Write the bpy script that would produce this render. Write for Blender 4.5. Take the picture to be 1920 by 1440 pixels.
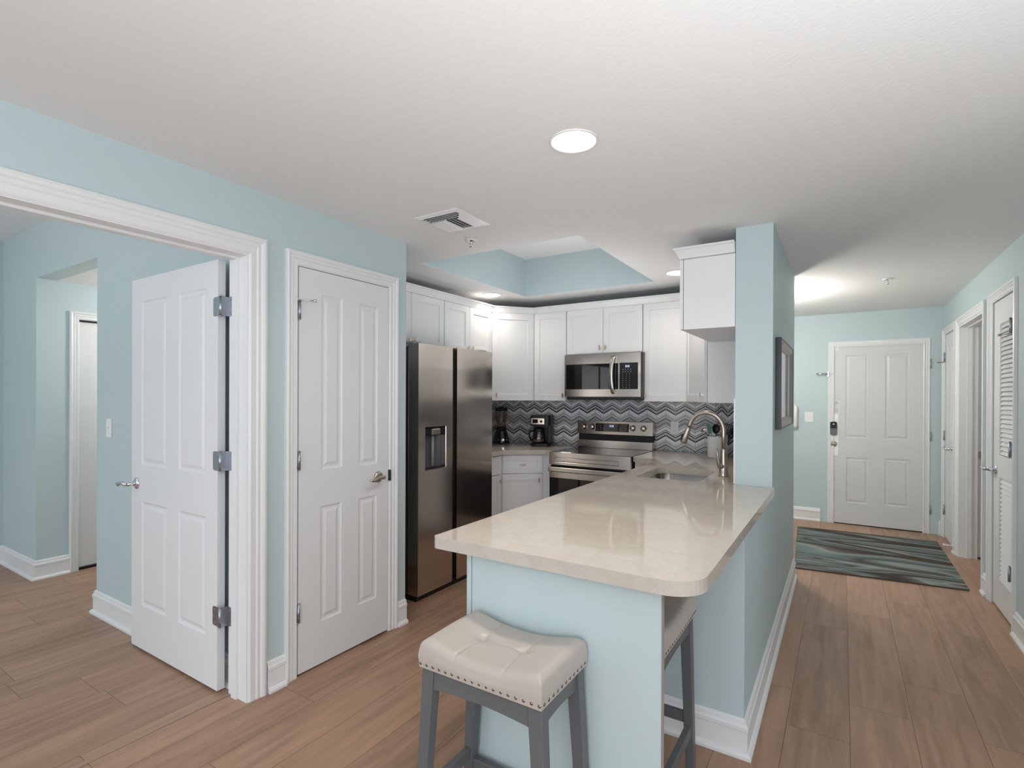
import bpy, bmesh, math, random
from mathutils import Vector, Matrix
random.seed(7)
for o in list(bpy.data.objects): bpy.data.objects.remove(o)
SC = bpy.context.scene
COL = SC.collection
PI = math.pi

# ------------------------------------------------------------------ camera
H = 1.40
F, YAW, PIT, ROL, CY = 978.304, 0.564638334, -0.00217109, 0.00392831, 746.822
def cam_axes():
    f = Vector((-math.sin(YAW), math.cos(YAW), 0)); r = Vector((math.cos(YAW), math.sin(YAW), 0)); u = Vector((0, 0, 1))
    f2 = f*math.cos(PIT)+u*math.sin(PIT); u2 = -f*math.sin(PIT)+u*math.cos(PIT)
    r3 = r*math.cos(ROL)+u2*math.sin(ROL); u3 = -r*math.sin(ROL)+u2*math.cos(ROL)
    return r3, u3, f2
r3, u3, f3 = cam_axes()
cd = bpy.data.cameras.new('camera'); cam = bpy.data.objects.new('camera', cd); COL.objects.link(cam)
cam.matrix_world = Matrix(((r3.x, u3.x, -f3.x, 0), (r3.y, u3.y, -f3.y, 0), (r3.z, u3.z, -f3.z, H), (0, 0, 0, 1)))
cd.sensor_fit = 'HORIZONTAL'; cd.sensor_width = 36; cd.lens = F/1920*36; cd.shift_y = (CY-720)/1920
cd.clip_start = 0.02; cd.clip_end = 100
SC.camera = cam

# ------------------------------------------------------------------ world, lights, exposure
w = bpy.data.worlds.new('world'); SC.world = w; w.use_nodes = True
bg = w.node_tree.nodes['Background']; bg.inputs[0].default_value = (0.70, 0.82, 1.0, 1); bg.inputs[1].default_value = 1.0
vs = SC.view_settings; vs.view_transform = 'Standard'; vs.look = 'None'; vs.gamma = 1; vs.use_curve_mapping = False
vs.exposure = 0.07
SC.display_settings.display_device = 'sRGB'
def area(name, loc, rot, sx, sy, power, col=(1, 1, 1), spread=None):
    l = bpy.data.lights.new(name, 'AREA'); l.shape = 'RECTANGLE'; l.size = sx; l.size_y = sy; l.energy = power; l.color = col
    if spread: l.spread = spread
    o = bpy.data.objects.new(name, l); o.location = loc; o.rotation_euler = rot; COL.objects.link(o); return o
# daylight through the glass doors behind the camera, and through the bedroom window
area('daylight_glass_door', (0.4, -4.28, 1.15), (PI/2, 0, 0), 4.6, 2.2, 72, (0.92, 0.965, 1.0))
area('daylight_side_window', (3.28, -0.9, 1.35), (PI/2, 0, PI/2), 3.6, 1.9, 38, (0.92, 0.965, 1.0))
area('daylight_bedroom_window', (-4.2, -3.08, 1.35), (PI/2, 0, 0), 2.2, 1.6, 42, (0.88, 0.94, 1.0))

# uplight standing for the photographer's bounced flash, then three added fill uplights
area('bounced_flash', (0.5, -1.3, 1.35), (PI, 0, 0), 1.6, 1.6, 35, (0.93, 0.97, 1.0))
area('fill_uplight_hall', (0.30, 0.40, 0.95), (PI, 0, 0), 0.8, 0.8, 28, (0.93, 0.97, 1.0))  # added fill beside the camera, lifts the hall and its ceiling
area('fill_uplight_kitchen', (-1.85, 3.55, 1.60), (PI, 0, 0), 0.5, 0.5, 5.5, (0.96, 0.98, 1.0))  # added fill, brightens the kitchen ceiling and tray; no fixture there
area('fill_uplight_bedroom', (-4.0, -0.8, 1.60), (PI, 0, 0), 0.8, 0.8, 16, (0.93, 0.97, 1.0))  # added fill, only there to brighten the bedroom ceiling

# ------------------------------------------------------------------ materials
def lin(c):
    return tuple((x/255/12.92 if x/255 <= 0.04045 else ((x/255+0.055)/1.055)**2.4) for x in c)
MATS = {}
def mat(name, col, rough=0.5, metal=0.0, bump=0.0, bscale=200.0, coat=0.0, emis=None, estr=0.0, spec=None, var=0.0):
    m = bpy.data.materials.new(name); m.use_nodes = True; nt = m.node_tree; N = nt.nodes; L = nt.links
    b = N['Principled BSDF']; b.inputs['Base Color'].default_value = (*col, 1); b.inputs['Roughness'].default_value = rough
    b.inputs['Metallic'].default_value = metal
    if coat: b.inputs['Coat Weight'].default_value = coat; b.inputs['Coat Roughness'].default_value = 0.05
    if spec is not None: b.inputs['Specular IOR Level'].default_value = spec
    if emis: b.inputs['Emission Color'].default_value = (*emis, 1); b.inputs['Emission Strength'].default_value = estr
    tc = N.new('ShaderNodeTexCoord')
    nz = N.new('ShaderNodeTexNoise'); nz.inputs['Scale'].default_value = bscale; nz.inputs['Detail'].default_value = 2
    L.new(tc.outputs['Object'], nz.inputs['Vector'])
    if bump:
        bp = N.new('ShaderNodeBump'); bp.inputs['Strength'].default_value = bump; bp.inputs['Distance'].default_value = 0.002
        L.new(nz.outputs['Fac'], bp.inputs['Height']); L.new(bp.outputs['Normal'], b.inputs['Normal'])
    if var:
        mx = N.new('ShaderNodeMixRGB'); mx.blend_type = 'MULTIPLY'; mx.inputs['Fac'].default_value = var
        mx.inputs['Color1'].default_value = (*col, 1); L.new(nz.outputs['Fac'], mx.inputs['Color2']); L.new(mx.outputs['Color'], b.inputs['Base Color'])
    MATS[name] = m; return m
WHITE = (0.80, 0.80, 0.80)
wall_paint = mat('aqua_wall_paint', (0.525, 0.625, 0.640), 0.55, bump=0.25, bscale=130)
ceil_paint = mat('ceiling_paint', (0.83, 0.83, 0.825), 0.8, bump=0.35, bscale=90)
trim_w = mat('white_trim_paint', (0.80, 0.80, 0.80), 0.35)
door_w = mat('white_door_paint', (0.77, 0.77, 0.775), 0.4)
cab_w = mat('white_cabinet_paint', (0.83, 0.83, 0.83), 0.35)
chrome = mat('chrome', (0.75, 0.76, 0.80), 0.12, 1.0)
nickel = mat('satin_nickel', (0.50, 0.44, 0.38), 0.28, 1.0)
brass = mat('brushed_brass_pull', (0.62, 0.50, 0.36), 0.3, 1.0)
hingem = mat('zinc_hinge', (0.42, 0.44, 0.48), 0.32, 1.0)
black = mat('black_plastic', (0.010, 0.010, 0.011), 0.35, spec=0.3)
rubber = mat('black_rubber', (0.01, 0.01, 0.01), 0.6)
blackglass = mat('black_glass', (0.008, 0.008, 0.009), 0.04, spec=0.6)
whitep = mat('white_plastic', (0.86, 0.86, 0.85), 0.35)
greyp = mat('grey_plastic', (0.30, 0.30, 0.31), 0.4)
leather = mat('cream_leather', (0.50, 0.445, 0.40), 0.38, bump=0.12, bscale=400)
graywood = mat('grey_painted_wood', (0.125, 0.13, 0.135), 0.45)
ceramic = mat('white_ceramic', (0.84, 0.83, 0.81), 0.15)
green = mat('green_silicone', (0.0, 0.20, 0.13), 0.35)
darkwood = mat('black_picture_frame', (0.012, 0.010, 0.009), 0.3)
silver = mat('silver_frame_lip', (0.30, 0.28, 0.26), 0.35, 0.6)
paper = mat('print_paper', (0.75, 0.75, 0.74), 0.6)
steelin = mat('sink_steel', (0.42, 0.40, 0.38), 0.22, 1.0)
darkin = mat('dark_recess', (0.02, 0.02, 0.022), 0.5)
raw = mat('bare_drywall_edge', (0.62, 0.50, 0.30), 0.7)
lampglow = mat('lamp_diffuser', (1, 1, 1), 0.5, emis=(1.0, 0.93, 0.84), estr=6.0)
globeglow = mat('lamp_globe', (1, 1, 1), 0.5, emis=(1.0, 0.95, 0.88), estr=115.0)
display = mat('display_digits', (0.02, 0.02, 0.02), 0.3, emis=(0.55, 0.75, 1.0), estr=1.2)
keyink = mat('button_print', (0.30, 0.30, 0.31), 0.4)
ink = mat('grey_print', (0.35, 0.36, 0.37), 0.6)
panel_lt = mat('aqua_support_panel_paint', (0.535, 0.635, 0.640), 0.35)
amber = mat('coffee_tinted_glass', (0.10, 0.05, 0.02), 0.08, spec=0.8)

def steel_mat(name, col, rough, vertical=False):
    m = bpy.data.materials.new(name); m.use_nodes = True; nt = m.node_tree; N = nt.nodes; L = nt.links
    b = N['Principled BSDF']; b.inputs['Base Color'].default_value = (*col, 1); b.inputs['Metallic'].default_value = 1
    tc = N.new('ShaderNodeTexCoord'); mp = N.new('ShaderNodeMapping')
    mp.inputs['Scale'].default_value = (2, 2, 260)
    nz = N.new('ShaderNodeTexNoise'); nz.inputs['Scale'].default_value = 3; nz.inputs['Detail'].default_value = 3
    L.new(tc.outputs['Object'], mp.inputs['Vector']); L.new(mp.outputs['Vector'], nz.inputs['Vector'])
    mr = N.new('ShaderNodeMapRange'); mr.inputs['To Min'].default_value = rough*0.85; mr.inputs['To Max'].default_value = rough*1.2
    L.new(nz.outputs['Fac'], mr.inputs['Value']); L.new(mr.outputs['Result'], b.inputs['Roughness'])
    bp = N.new('ShaderNodeBump'); bp.inputs['Strength'].default_value = 0.05; bp.inputs['Distance'].default_value = 0.001
    L.new(nz.outputs['Fac'], bp.inputs['Height']); L.new(bp.outputs['Normal'], b.inputs['Normal'])
    return m
steel = steel_mat('brushed_stainless', (0.56, 0.515, 0.47), 0.24)
steel_fr = steel_mat('brushed_stainless_fridge', (0.60, 0.55, 0.50), 0.15)
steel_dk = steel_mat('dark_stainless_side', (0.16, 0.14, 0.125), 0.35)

def glass_mat(name, tint, fac):
    m = bpy.data.materials.new(name); m.use_nodes = True; nt = m.node_tree; N = nt.nodes; L = nt.links
    for n in list(N): N.remove(n)
    o = N.new('ShaderNodeOutputMaterial'); mx = N.new('ShaderNodeMixShader'); t = N.new('ShaderNodeBsdfTransparent'); g = N.new('ShaderNodeBsdfGlossy')
    t.inputs[0].default_value = (*tint, 1); g.inputs['Roughness'].default_value = 0.03; mx.inputs[0].default_value = fac
    L.new(t.outputs[0], mx.inputs[1]); L.new(g.outputs[0], mx.inputs[2]); L.new(mx.outputs[0], o.inputs[0]); return m
clearglass = glass_mat('clear_glass', (0.96, 0.98, 0.98), 0.08)
smokeglass = glass_mat('smoky_plastic_jar', (0.84, 0.80, 0.78), 0.10)

def nmath(N, L, op, a, b=None, c=None):
    n = N.new('ShaderNodeMath'); n.operation = op
    for i, v in enumerate((a, b, c)):
        if v is None: continue
        if isinstance(v, (int, float)): n.inputs[i].default_value = v
        else: L.new(v, n.inputs[i])
    return n.outputs[0]

def floor_material():
    m = bpy.data.materials.new('oak_plank_floor'); m.use_nodes = True; nt = m.node_tree; N = nt.nodes; L = nt.links
    b = N['Principled BSDF']; M = lambda op, a, b_=None, c=None: nmath(N, L, op, a, b_, c)
    tc = N.new('ShaderNodeTexCoord'); sp = N.new('ShaderNodeSeparateXYZ'); L.new(tc.outputs['Object'], sp.inputs[0])
    v = M('DIVIDE', M('ADD', sp.outputs['X'], 0.198+23), 0.23); row = M('FLOOR', v); fv = M('SUBTRACT', v, row)
    wn = N.new('ShaderNodeTexWhiteNoise'); wn.noise_dimensions = '1D'; L.new(row, wn.inputs['W'])
    u = M('ADD', M('DIVIDE', M('ADD', sp.outputs['Y'], 30), 1.22), wn.outputs['Value']); col = M('FLOOR', u); fu = M('SUBTRACT', u, col)
    cb = N.new('ShaderNodeCombineXYZ'); L.new(row, cb.inputs[0]); L.new(col, cb.inputs[1])
    w2 = N.new('ShaderNodeTexWhiteNoise'); w2.noise_dimensions = '3D'; L.new(cb.outputs[0], w2.inputs['Vector'])
    # joints
    ev = M('MULTIPLY', M('MINIMUM', fv, M('SUBTRACT', 1.0, fv)), 0.23); eu = M('MULTIPLY', M('MINIMUM', fu, M('SUBTRACT', 1.0, fu)), 1.22)
    gap = M('LESS_THAN', M('MINIMUM', ev, eu), 0.0011)
    # grain
    cg = N.new('ShaderNodeCombineXYZ')
    L.new(M('ADD', M('MULTIPLY', sp.outputs['X'], 22.0), M('MULTIPLY', w2.outputs['Value'], 40)), cg.inputs[0])
    L.new(M('ADD', M('MULTIPLY', sp.outputs['Y'], 1.6), M('MULTIPLY', w2.outputs['Value'], 17)), cg.inputs[1])
    n1 = N.new('ShaderNodeTexNoise'); n1.inputs['Scale'].default_value = 1.0; n1.inputs['Detail'].default_value = 6; n1.inputs['Distortion'].default_value = 0.6
    L.new(cg.outputs[0], n1.inputs['Vector'])
    cg2 = N.new('ShaderNodeCombineXYZ')
    L.new(M('ADD', M('MULTIPLY', sp.outputs['X'], 5.0), M('MULTIPLY', w2.outputs['Value'], 31)), cg2.inputs[0])
    L.new(M('ADD', M('MULTIPLY', sp.outputs['Y'], 0.9), M('MULTIPLY', w2.outputs['Value'], 11)), cg2.inputs[1])
    n2 = N.new('ShaderNodeTexNoise'); n2.inputs['Scale'].default_value = 1.0; n2.inputs['Detail'].default_value = 3; n2.inputs['Distortion'].default_value = 1.2
    L.new(cg2.outputs[0], n2.inputs['Vector'])
    wv = M('PINGPONG', M('MULTIPLY', n2.outputs['Fac'], 9.0), 0.5)     # cathedral rings
    cr = N.new('ShaderNodeValToRGB'); e = cr.color_ramp.elements
    e[0].position = 0.0; e[0].color = (0.175, 0.100, 0.062, 1); e[1].position = 1.0; e[1].color = (0.54, 0.335, 0.222, 1)
    mid = cr.color_ramp.elements.new(0.5); mid.color = (0.39, 0.238, 0.156, 1)
    t = M('ADD', M('MULTIPLY', n1.outputs['Fac'], 0.85), M('MULTIPLY', n2.outputs['Fac'], 0.30))
    t = M('ADD', t, M('MULTIPLY', wv, 0.16)); t = M('ADD', t, M('MULTIPLY', M('SUBTRACT', w2.outputs['Value'], 0.5), 0.20)); t = M('SUBTRACT', t, 0.135)
    L.new(t, cr.inputs[0])
    mx = N.new('ShaderNodeMixRGB'); L.new(gap, mx.inputs[0]); L.new(cr.outputs[0], mx.inputs[1]); mx.inputs[2].default_value = (0.10, 0.062, 0.042, 1)
    L.new(mx.outputs[0], b.inputs['Base Color']); b.inputs['Roughness'].default_value = 0.42
    bp = N.new('ShaderNodeBump'); bp.inputs['Strength'].default_value = 0.3; bp.inputs['Distance'].default_value = 0.001
    L.new(M('SUBTRACT', M('MULTIPLY', n1.outputs['Fac'], 0.4), gap), bp.inputs['Height']); L.new(bp.outputs['Normal'], b.inputs['Normal'])
    return m
floor_m = floor_material()

def tile_material():
    m = bpy.data.materials.new('chevron_glass_tile'); m.use_nodes = True; nt = m.node_tree; N = nt.nodes; L = nt.links
    b = N['Principled BSDF']; M = lambda op, a, b_=None, c=None: nmath(N, L, op, a, b_, c)
    uv = N.new('ShaderNodeUVMap'); uv.uv_map = 'UVMap'; sp = N.new('ShaderNodeSeparateXYZ'); L.new(uv.outputs[0], sp.inputs[0])
    P = 0.1745
    t = M('DIVIDE', M('ADD', sp.outputs['X'], 20*P), P); fr = M('FRACT', t)
    tri = M('MULTIPLY', M('ABSOLUTE', M('SUBTRACT', fr, 0.5)), 2.0)
    s = M('DIVIDE', M('ADD', M('SUBTRACT', 1.332+2.4, sp.outputs['Y']), M('MULTIPLY', M('SUBTRACT', tri, 1.0), 0.051)), 0.24)
    fs = M('FRACT', s)
    cr = N.new('ShaderNodeValToRGB'); cr.color_ramp.interpolation = 'CONSTANT'
    B = (0.004, 0.005, 0.010); Wt = (0.90, 0.91, 0.94); G = (0.46, 0.445, 0.43); Lg = (0.70, 0.70, 0.72); D = (0.14, 0.13, 0.12)
    st = [(0, B), (28, Lg), (60, G), (92, B), (124, Wt), (170, Wt), (205, Lg), (250, G), (285, Lg), (318, G), (350, B), (370, Lg), (400, D), (416, Lg), (442, B), (462, G), (490, D), (504, Lg), (545, G), (575, Wt), (635, Lg), (652, D), (668, Lg)]
    el = cr.color_ramp.elements
    el[0].position = 0; el[0].color = (*B, 1); el[1].position = st[1][0]/700; el[1].color = (*st[1][1], 1)
    for p_, c_ in st[2:]:
        q = el.new(p_/700); q.color = (*c_, 1)
    L.new(fs, cr.inputs[0])
    g = M('FRACT', M('MULTIPLY', t, 2.0)); g = M('MINIMUM', g, M('SUBTRACT', 1.0, g)); gap = M('LESS_THAN', g, 0.022)
    mx = N.new('ShaderNodeMixRGB'); L.new(gap, mx.inputs[0]); L.new(cr.outputs[0], mx.inputs[1]); mx.inputs[2].default_value = (0.45, 0.44, 0.44, 1)
    L.new(mx.outputs[0], b.inputs['Base Color']); b.inputs['Roughness'].default_value = 0.18; b.inputs['Specular IOR Level'].default_value = 0.25
    return m
tile_m = tile_material()

def quartz_material():
    m = bpy.data.materials.new('cream_quartz'); m.use_nodes = True; nt = m.node_tree; N = nt.nodes; L = nt.links
    b = N['Principled BSDF']; tc = N.new('ShaderNodeTexCoord')
    n = N.new('ShaderNodeTexNoise'); n.inputs['Scale'].default_value = 7.0; n.inputs['Detail'].default_value = 9; n.inputs['Distortion'].default_value = 0.5
    L.new(tc.outputs['Object'], n.inputs['Vector'])
    cr = N.new('ShaderNodeValToRGB'); e = cr.color_ramp.elements
    e[0].position = 0.46; e[0].color = (0.62, 0.56, 0.49, 1); e[1].position = 0.54; e[1].color = (0.63, 0.572, 0.50, 1)
    k = e.new(0.5); k.color = (0.595, 0.537, 0.468, 1)
    L.new(n.outputs['Fac'], cr.inputs[0])
    n2 = N.new('ShaderNodeTexNoise'); n2.inputs['Scale'].default_value = 160; n2.inputs['Detail'].default_value = 2; L.new(tc.outputs['Object'], n2.inputs['Vector'])
    mx = N.new('ShaderNodeMixRGB'); mx.blend_type = 'MULTIPLY'; mx.inputs[0].default_value = 0.12
    L.new(cr.outputs[0], mx.inputs[1]); L.new(n2.outputs['Fac'], mx.inputs[2]); L.new(mx.outputs[0], b.inputs['Base Color'])
    b.inputs['Roughness'].default_value = 0.06; b.inputs['Specular IOR Level'].default_value = 0.6
    return m
quartz = quartz_material()

def rug_material():
    m = bpy.data.materials.new('wavy_striped_rug'); m.use_nodes = True; nt = m.node_tree; N = nt.nodes; L = nt.links
    b = N['Principled BSDF']; M = lambda op, a, b_=None, c=None: nmath(N, L, op, a, b_, c)
    tc = N.new('ShaderNodeTexCoord'); mp = N.new('ShaderNodeMapping'); mp.inputs['Scale'].default_value = (0.55, 2.0, 1); mp.inputs['Rotation'].default_value = (0, 0, 0.10)
    L.new(tc.outputs['Object'], mp.inputs['Vector'])
    n = N.new('ShaderNodeTexNoise'); n.inputs['Scale'].default_value = 1.0; n.inputs['Detail'].default_value = 1.5; n.inputs['Distortion'].default_value = 0.55
    L.new(mp.outputs[0], n.inputs['Vector'])
    sp = N.new('ShaderNodeSeparateXYZ'); L.new(mp.outputs[0], sp.inputs[0])
    t = M('FRACT', M('ADD', M('MULTIPLY', n.outputs['Fac'], 3.6), M('MULTIPLY', sp.outputs['Y'], 0.75)))
    cr = N.new('ShaderNodeValToRGB'); e = cr.color_ramp.elements
    T = (0.088, 0.125, 0.126); T2 = (0.145, 0.190, 0.185); Br = (0.030, 0.020, 0.015); Br2 = (0.055, 0.040, 0.031); Gy = (0.135, 0.130, 0.118); Wt = (0.25, 0.265, 0.25)
    e[0].position = 0; e[0].color = (*T, 1); e[1].position = 1.0; e[1].color = (*T, 1)
    for p_, c_ in [(0.10, T2), (0.16, Wt), (0.18, Gy), (0.26, Br2), (0.34, Br), (0.42, Br2), (0.46, T), (0.52, T2), (0.56, Gy), (0.62, Br2), (0.68, T), (0.76, Gy), (0.80, Wt), (0.83, T2), (0.90, Br2), (0.95, T)]:
        q = e.new(p_); q.color = (*c_, 1)
    L.new(t, cr.inputs[0])
    n2 = N.new('ShaderNodeTexNoise'); n2.inputs['Scale'].default_value = 1; n2.inputs['Detail'].default_value = 3
    mp2 = N.new('ShaderNodeMapping'); mp2.inputs['Scale'].default_value = (6, 90, 1); L.new(tc.outputs['Object'], mp2.inputs['Vector']); L.new(mp2.outputs[0], n2.inputs['Vector'])
    mx = N.new('ShaderNodeMixRGB'); mx.blend_type = 'OVERLAY'; mx.inputs[0].default_value = 0.5; L.new(cr.outputs[0], mx.inputs[1]); L.new(n2.outputs['Fac'], mx.inputs[2])
    L.new(mx.outputs[0], b.inputs['Base Color']); b.inputs['Roughness'].default_value = 0.95
    bp = N.new('ShaderNodeBump'); bp.inputs['Strength'].default_value = 0.5; bp.inputs['Distance'].default_value = 0.003
    L.new(n2.outputs['Fac'], bp.inputs['Height']); L.new(bp.outputs['Normal'], b.inputs['Normal'])
    return m
rug_m = rug_material()

def beach_print():
    m = bpy.data.materials.new('framed_shore_print'); m.use_nodes = True; nt = m.node_tree; N = nt.nodes; L = nt.links
    b = N['Principled BSDF']; tc = N.new('ShaderNodeTexCoord'); sp = N.new('ShaderNodeSeparateXYZ'); L.new(tc.outputs['Generated'], sp.inputs[0])
    cr = N.new('ShaderNodeValToRGB'); e = cr.color_ramp.elements
    e[0].position = 0; e[0].color = (0.42, 0.40, 0.36, 1); e[1].position = 1; e[1].color = (0.36, 0.50, 0.52, 1)
    for p_, c_ in [(0.18, (0.50, 0.52, 0.52)), (0.26, (0.22, 0.36, 0.40)), (0.34, (0.45, 0.55, 0.56)), (0.38, (0.34, 0.48, 0.50))]:
        q = e.new(p_); q.color = (*c_, 1)
    n = N.new('ShaderNodeTexNoise'); n.inputs['Scale'].default_value = 5; L.new(tc.outputs['Generated'], n.inputs['Vector'])
    L.new(nmath(N, L, 'ADD', sp.outputs['Z'], nmath(N, L, 'MULTIPLY', nmath(N, L, 'SUBTRACT', n.outputs['Fac'], 0.5), 0.08)), cr.inputs[0])
    L.new(cr.outputs[0], b.inputs['Base Color']); b.inputs['Roughness'].default_value = 0.08; return m
print_m = beach_print()

# ------------------------------------------------------------------ mesh builder
WM = {}     # world matrix of every object made so far
class MB:
    def __init__(s): s.bm = bmesh.new(); s.M = Matrix.Identity(4); s.mi = 0
    def _v(s, p): return s.bm.verts.new(s.M @ Vector(p))
    def _f(s, vs_, smooth=False):
        try: f = s.bm.faces.new(vs_)
        except ValueError: return None
        f.material_index = s.mi; f.smooth = smooth; return f
    def box(s, x0, x1, y0, y1, z0, z1, bev=0.0, seg=1):
        P = [(x0, y0, z0), (x1, y0, z0), (x1, y1, z0), (x0, y1, z0), (x0, y0, z1), (x1, y0, z1), (x1, y1, z1), (x0, y1, z1)]
        v = [s._v(p) for p in P]; fs = []
        for q in ((0, 3, 2, 1), (4, 5, 6, 7), (0, 1, 5, 4), (1, 2, 6, 5), (2, 3, 7, 6), (3, 0, 4, 7)): fs.append(s._f([v[i] for i in q]))
        if bev:
            ed = list({e for f in fs for e in f.edges})
            bmesh.ops.bevel(s.bm, geom=ed, offset=bev, segments=seg, affect='EDGES', profile=0.5)
        return s
    def prism(s, poly, z0, z1):
        a = [s._v((x, y, z0)) for x, y in poly]; b = [s._v((x, y, z1)) for x, y in poly]; n = len(poly)
        s._f(a[::-1]); s._f(b)
        for i in range(n): s._f([a[i], a[(i+1) % n], b[(i+1) % n], b[i]])
        return s
    def tube(s, pts, r, n=12, cap=True, smooth=True):
        pts = [Vector(p) for p in pts]; rs = r if isinstance(r, (list, tuple)) else [r]*len(pts); rings = []
        t0 = (pts[1]-pts[0]).normalized(); ref = Vector((0, 0, 1)) if abs(t0.z) < 0.9 else Vector((1, 0, 0)); nx = t0.cross(ref).normalized()
        for i, p in enumerate(pts):
            t = (pts[min(i+1, len(pts)-1)]-pts[max(i-1, 0)]).normalized(); nx = (nx-t*nx.dot(t)).normalized(); ny = t.cross(nx)
            rings.append([s._v(p+(nx*math.cos(2*PI*k/n)+ny*math.sin(2*PI*k/n))*rs[i]) for k in range(n)])
        for a, b in zip(rings, rings[1:]):
            for k in range(n): s._f([a[k], a[(k+1) % n], b[(k+1) % n], b[k]], smooth)
        if cap: s._f(rings[0][::-1]); s._f(rings[-1])
        return s
    def lathe(s, prof, c=(0, 0, 0), n=24, axis='Z', smooth=True):
        c = Vector(c); rings = []
        def P(r, h, a):
            x, y = r*math.cos(a), r*math.sin(a)
            return c+(Vector((x, y, h)) if axis == 'Z' else Vector((h, x, y)) if axis == 'X' else Vector((y, h, x)))
        for r, h in prof:
            rings.append([s._v(P(0, h, 0))] if r == 0 else [s._v(P(r, h, 2*PI*k/n)) for k in range(n)])
        for a, b in zip(rings, rings[1:]):
            for k in range(n):
                A = [a[0]] if len(a) == 1 else [a[k], a[(k+1) % n]]; B = [b[0]] if len(b) == 1 else [b[(k+1) % n], b[k]]
                if len(A)+len(B) > 2: s._f(A+B, smooth)
        if len(rings[0]) > 1: s._f(rings[0][::-1])
        if len(rings[-1]) > 1: s._f(rings[-1])
        return s
    def sweep(s, path, prof, nrm, closed=False, flip=False):
        """profile points (a, b): a to the side of the path in its plane, b along nrm; mitred corners"""
        path = [Vector(p) for p in path]; nrm = Vector(nrm); n = len(path); rings = []
        def side(i, j):
            t = (path[j]-path[i]).normalized(); q = nrm.cross(t); return -q if flip else q
        for i in range(n):
            if closed: s1, s2 = side((i-1) % n, i), side(i, (i+1) % n)
            else: s1 = side(i-1, i) if i else side(0, 1); s2 = side(i, i+1) if i < n-1 else s1
            m = (s1+s2)/(1+s1.dot(s2)); rings.append([s._v(path[i]+m*a+nrm*b) for a, b in prof])
        k = len(prof); rng = range(n if closed else n-1)
        for i in rng:
            a, b = rings[i], rings[(i+1) % n]
            for j in range(k): s._f([a[j], a[(j+1) % k], b[(j+1) % k], b[j]])
        if not closed: s._f(rings[0][::-1]); s._f(rings[-1])
        return s
    def slab(s, w, h, t, panels, rings, pmi=None, x0=0.0, z0=0.0, back=True):
        """front face at y=0 facing -y, w along x, h along z, thickness t to +y; every panel (x0,x1,z0,z1) is sunk by rings (inset, depth)"""
        X0, X1, Z0, Z1 = x0, x0+w, z0, z0+h
        xs = sorted({X0, X1, *[p[0] for p in panels], *[p[1] for p in panels]}); zs = sorted({Z0, Z1, *[p[2] for p in panels], *[p[3] for p in panels]})
        V = {}
        def gv(x, z):
            k = (round(x, 5), round(z, 5))
            if k not in V: V[k] = s._v((x, 0, z))
            return V[k]
        for i in range(len(xs)-1):
            for j in range(len(zs)-1):
                cx, cz = (xs[i]+xs[i+1])/2, (zs[j]+zs[j+1])/2
                if any(p[0] < cx < p[1] and p[2] < cz < p[3] for p in panels): continue
                s._f([gv(xs[i], zs[j]), gv(xs[i+1], zs[j]), gv(xs[i+1], zs[j+1]), gv(xs[i], zs[j+1])])
        base = s.mi
        for p in panels:
            pr = None
            edge = [(x, z) for x in (p[0],) for z in (p[2],)]
            xin = [x for x in xs if p[0] <= x <= p[1]]; zin = [z for z in zs if p[2] <= z <= p[3]]
            loop = [(x, p[2]) for x in xin[:-1]]+[(p[1], z) for z in zin[:-1]]+[(x, p[3]) for x in xin[:0:-1]]+[(p[0], z) for z in zin[:0:-1]]
            prev = [gv(*q) for q in loop]
            for ins, dep in rings[1:] if rings[0] == (0, 0) else rings:
                def cl(x, z): return (min(max(x, p[0]+ins), p[1]-ins), min(max(z, p[2]+ins), p[3]-ins))
                cur = [s._v((cl(*q)[0], dep, cl(*q)[1])) for q in loop]
                for k in range(len(loop)): s._f([prev[k], prev[(k+1) % len(loop)], cur[(k+1) % len(loop)], cur[k]])
                prev = cur
            if pmi is not None: s.mi = pmi
            s._f(prev); s.mi = base
        if back:
            B = [s._v(q) for q in ((X0, t, Z0), (X1, t, Z0), (X1, t, Z1), (X0, t, Z1))]
            s._f(B[::-1])
            bot = [gv(x, Z0) for x in xs]; top = [gv(x, Z1) for x in xs]; lf = [gv(X0, z) for z in zs]; rt = [gv(X1, z) for z in zs]
            s._f(bot[::-1]+[B[0], B[1]][0:2]); s._f(top+[B[2], B[3]]); s._f(lf+[B[3], B[0]]); s._f(rt[::-1]+[B[1], B[2]])
        return s
    def build(s, name, mats, parent=None, recalc=True, origin=None, auto=None):
        if recalc: bmesh.ops.recalc_face_normals(s.bm, faces=s.bm.faces)
        me = bpy.data.meshes.new(name)
        if parent is not None: s.bm.transform(WM.get(parent.name, Matrix.Identity(4)).inverted())
        elif origin is not None: s.bm.transform(Matrix.Translation(-Vector(origin)))
        s.bm.to_mesh(me); s.bm.free()
        for m in (mats if isinstance(mats, (list, tuple)) else [mats]): me.materials.append(m)
        o = bpy.data.objects.new(name, me); COL.objects.link(o)
        if parent is not None: o.parent = parent; WM[o.name] = WM.get(parent.name, Matrix.Identity(4)).copy()
        elif origin is not None: o.location = origin
        return o
def frame(o, ux, uy):
    """matrix whose x axis runs along ux, y axis along uy (into the thing) and z up, at point o"""
    ux = Vector(ux).normalized(); uy = Vector(uy).normalized(); uz = ux.cross(uy)
    M = Matrix.Identity(4)
    for i in range(3): M[i][0] = ux[i]; M[i][1] = uy[i]; M[i][2] = uz[i]; M[i][3] = o[i]
    return M
def thing(name, loc, label, cat, group=None):
    o = bpy.data.objects.new(name, None); COL.objects.link(o); o.location = loc; o.empty_display_size = 0.05
    o['label'] = label; o['category'] = cat
    if group: o['group'] = group
    WM[o.name] = Matrix.Translation(Vector(loc)); return o
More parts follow.
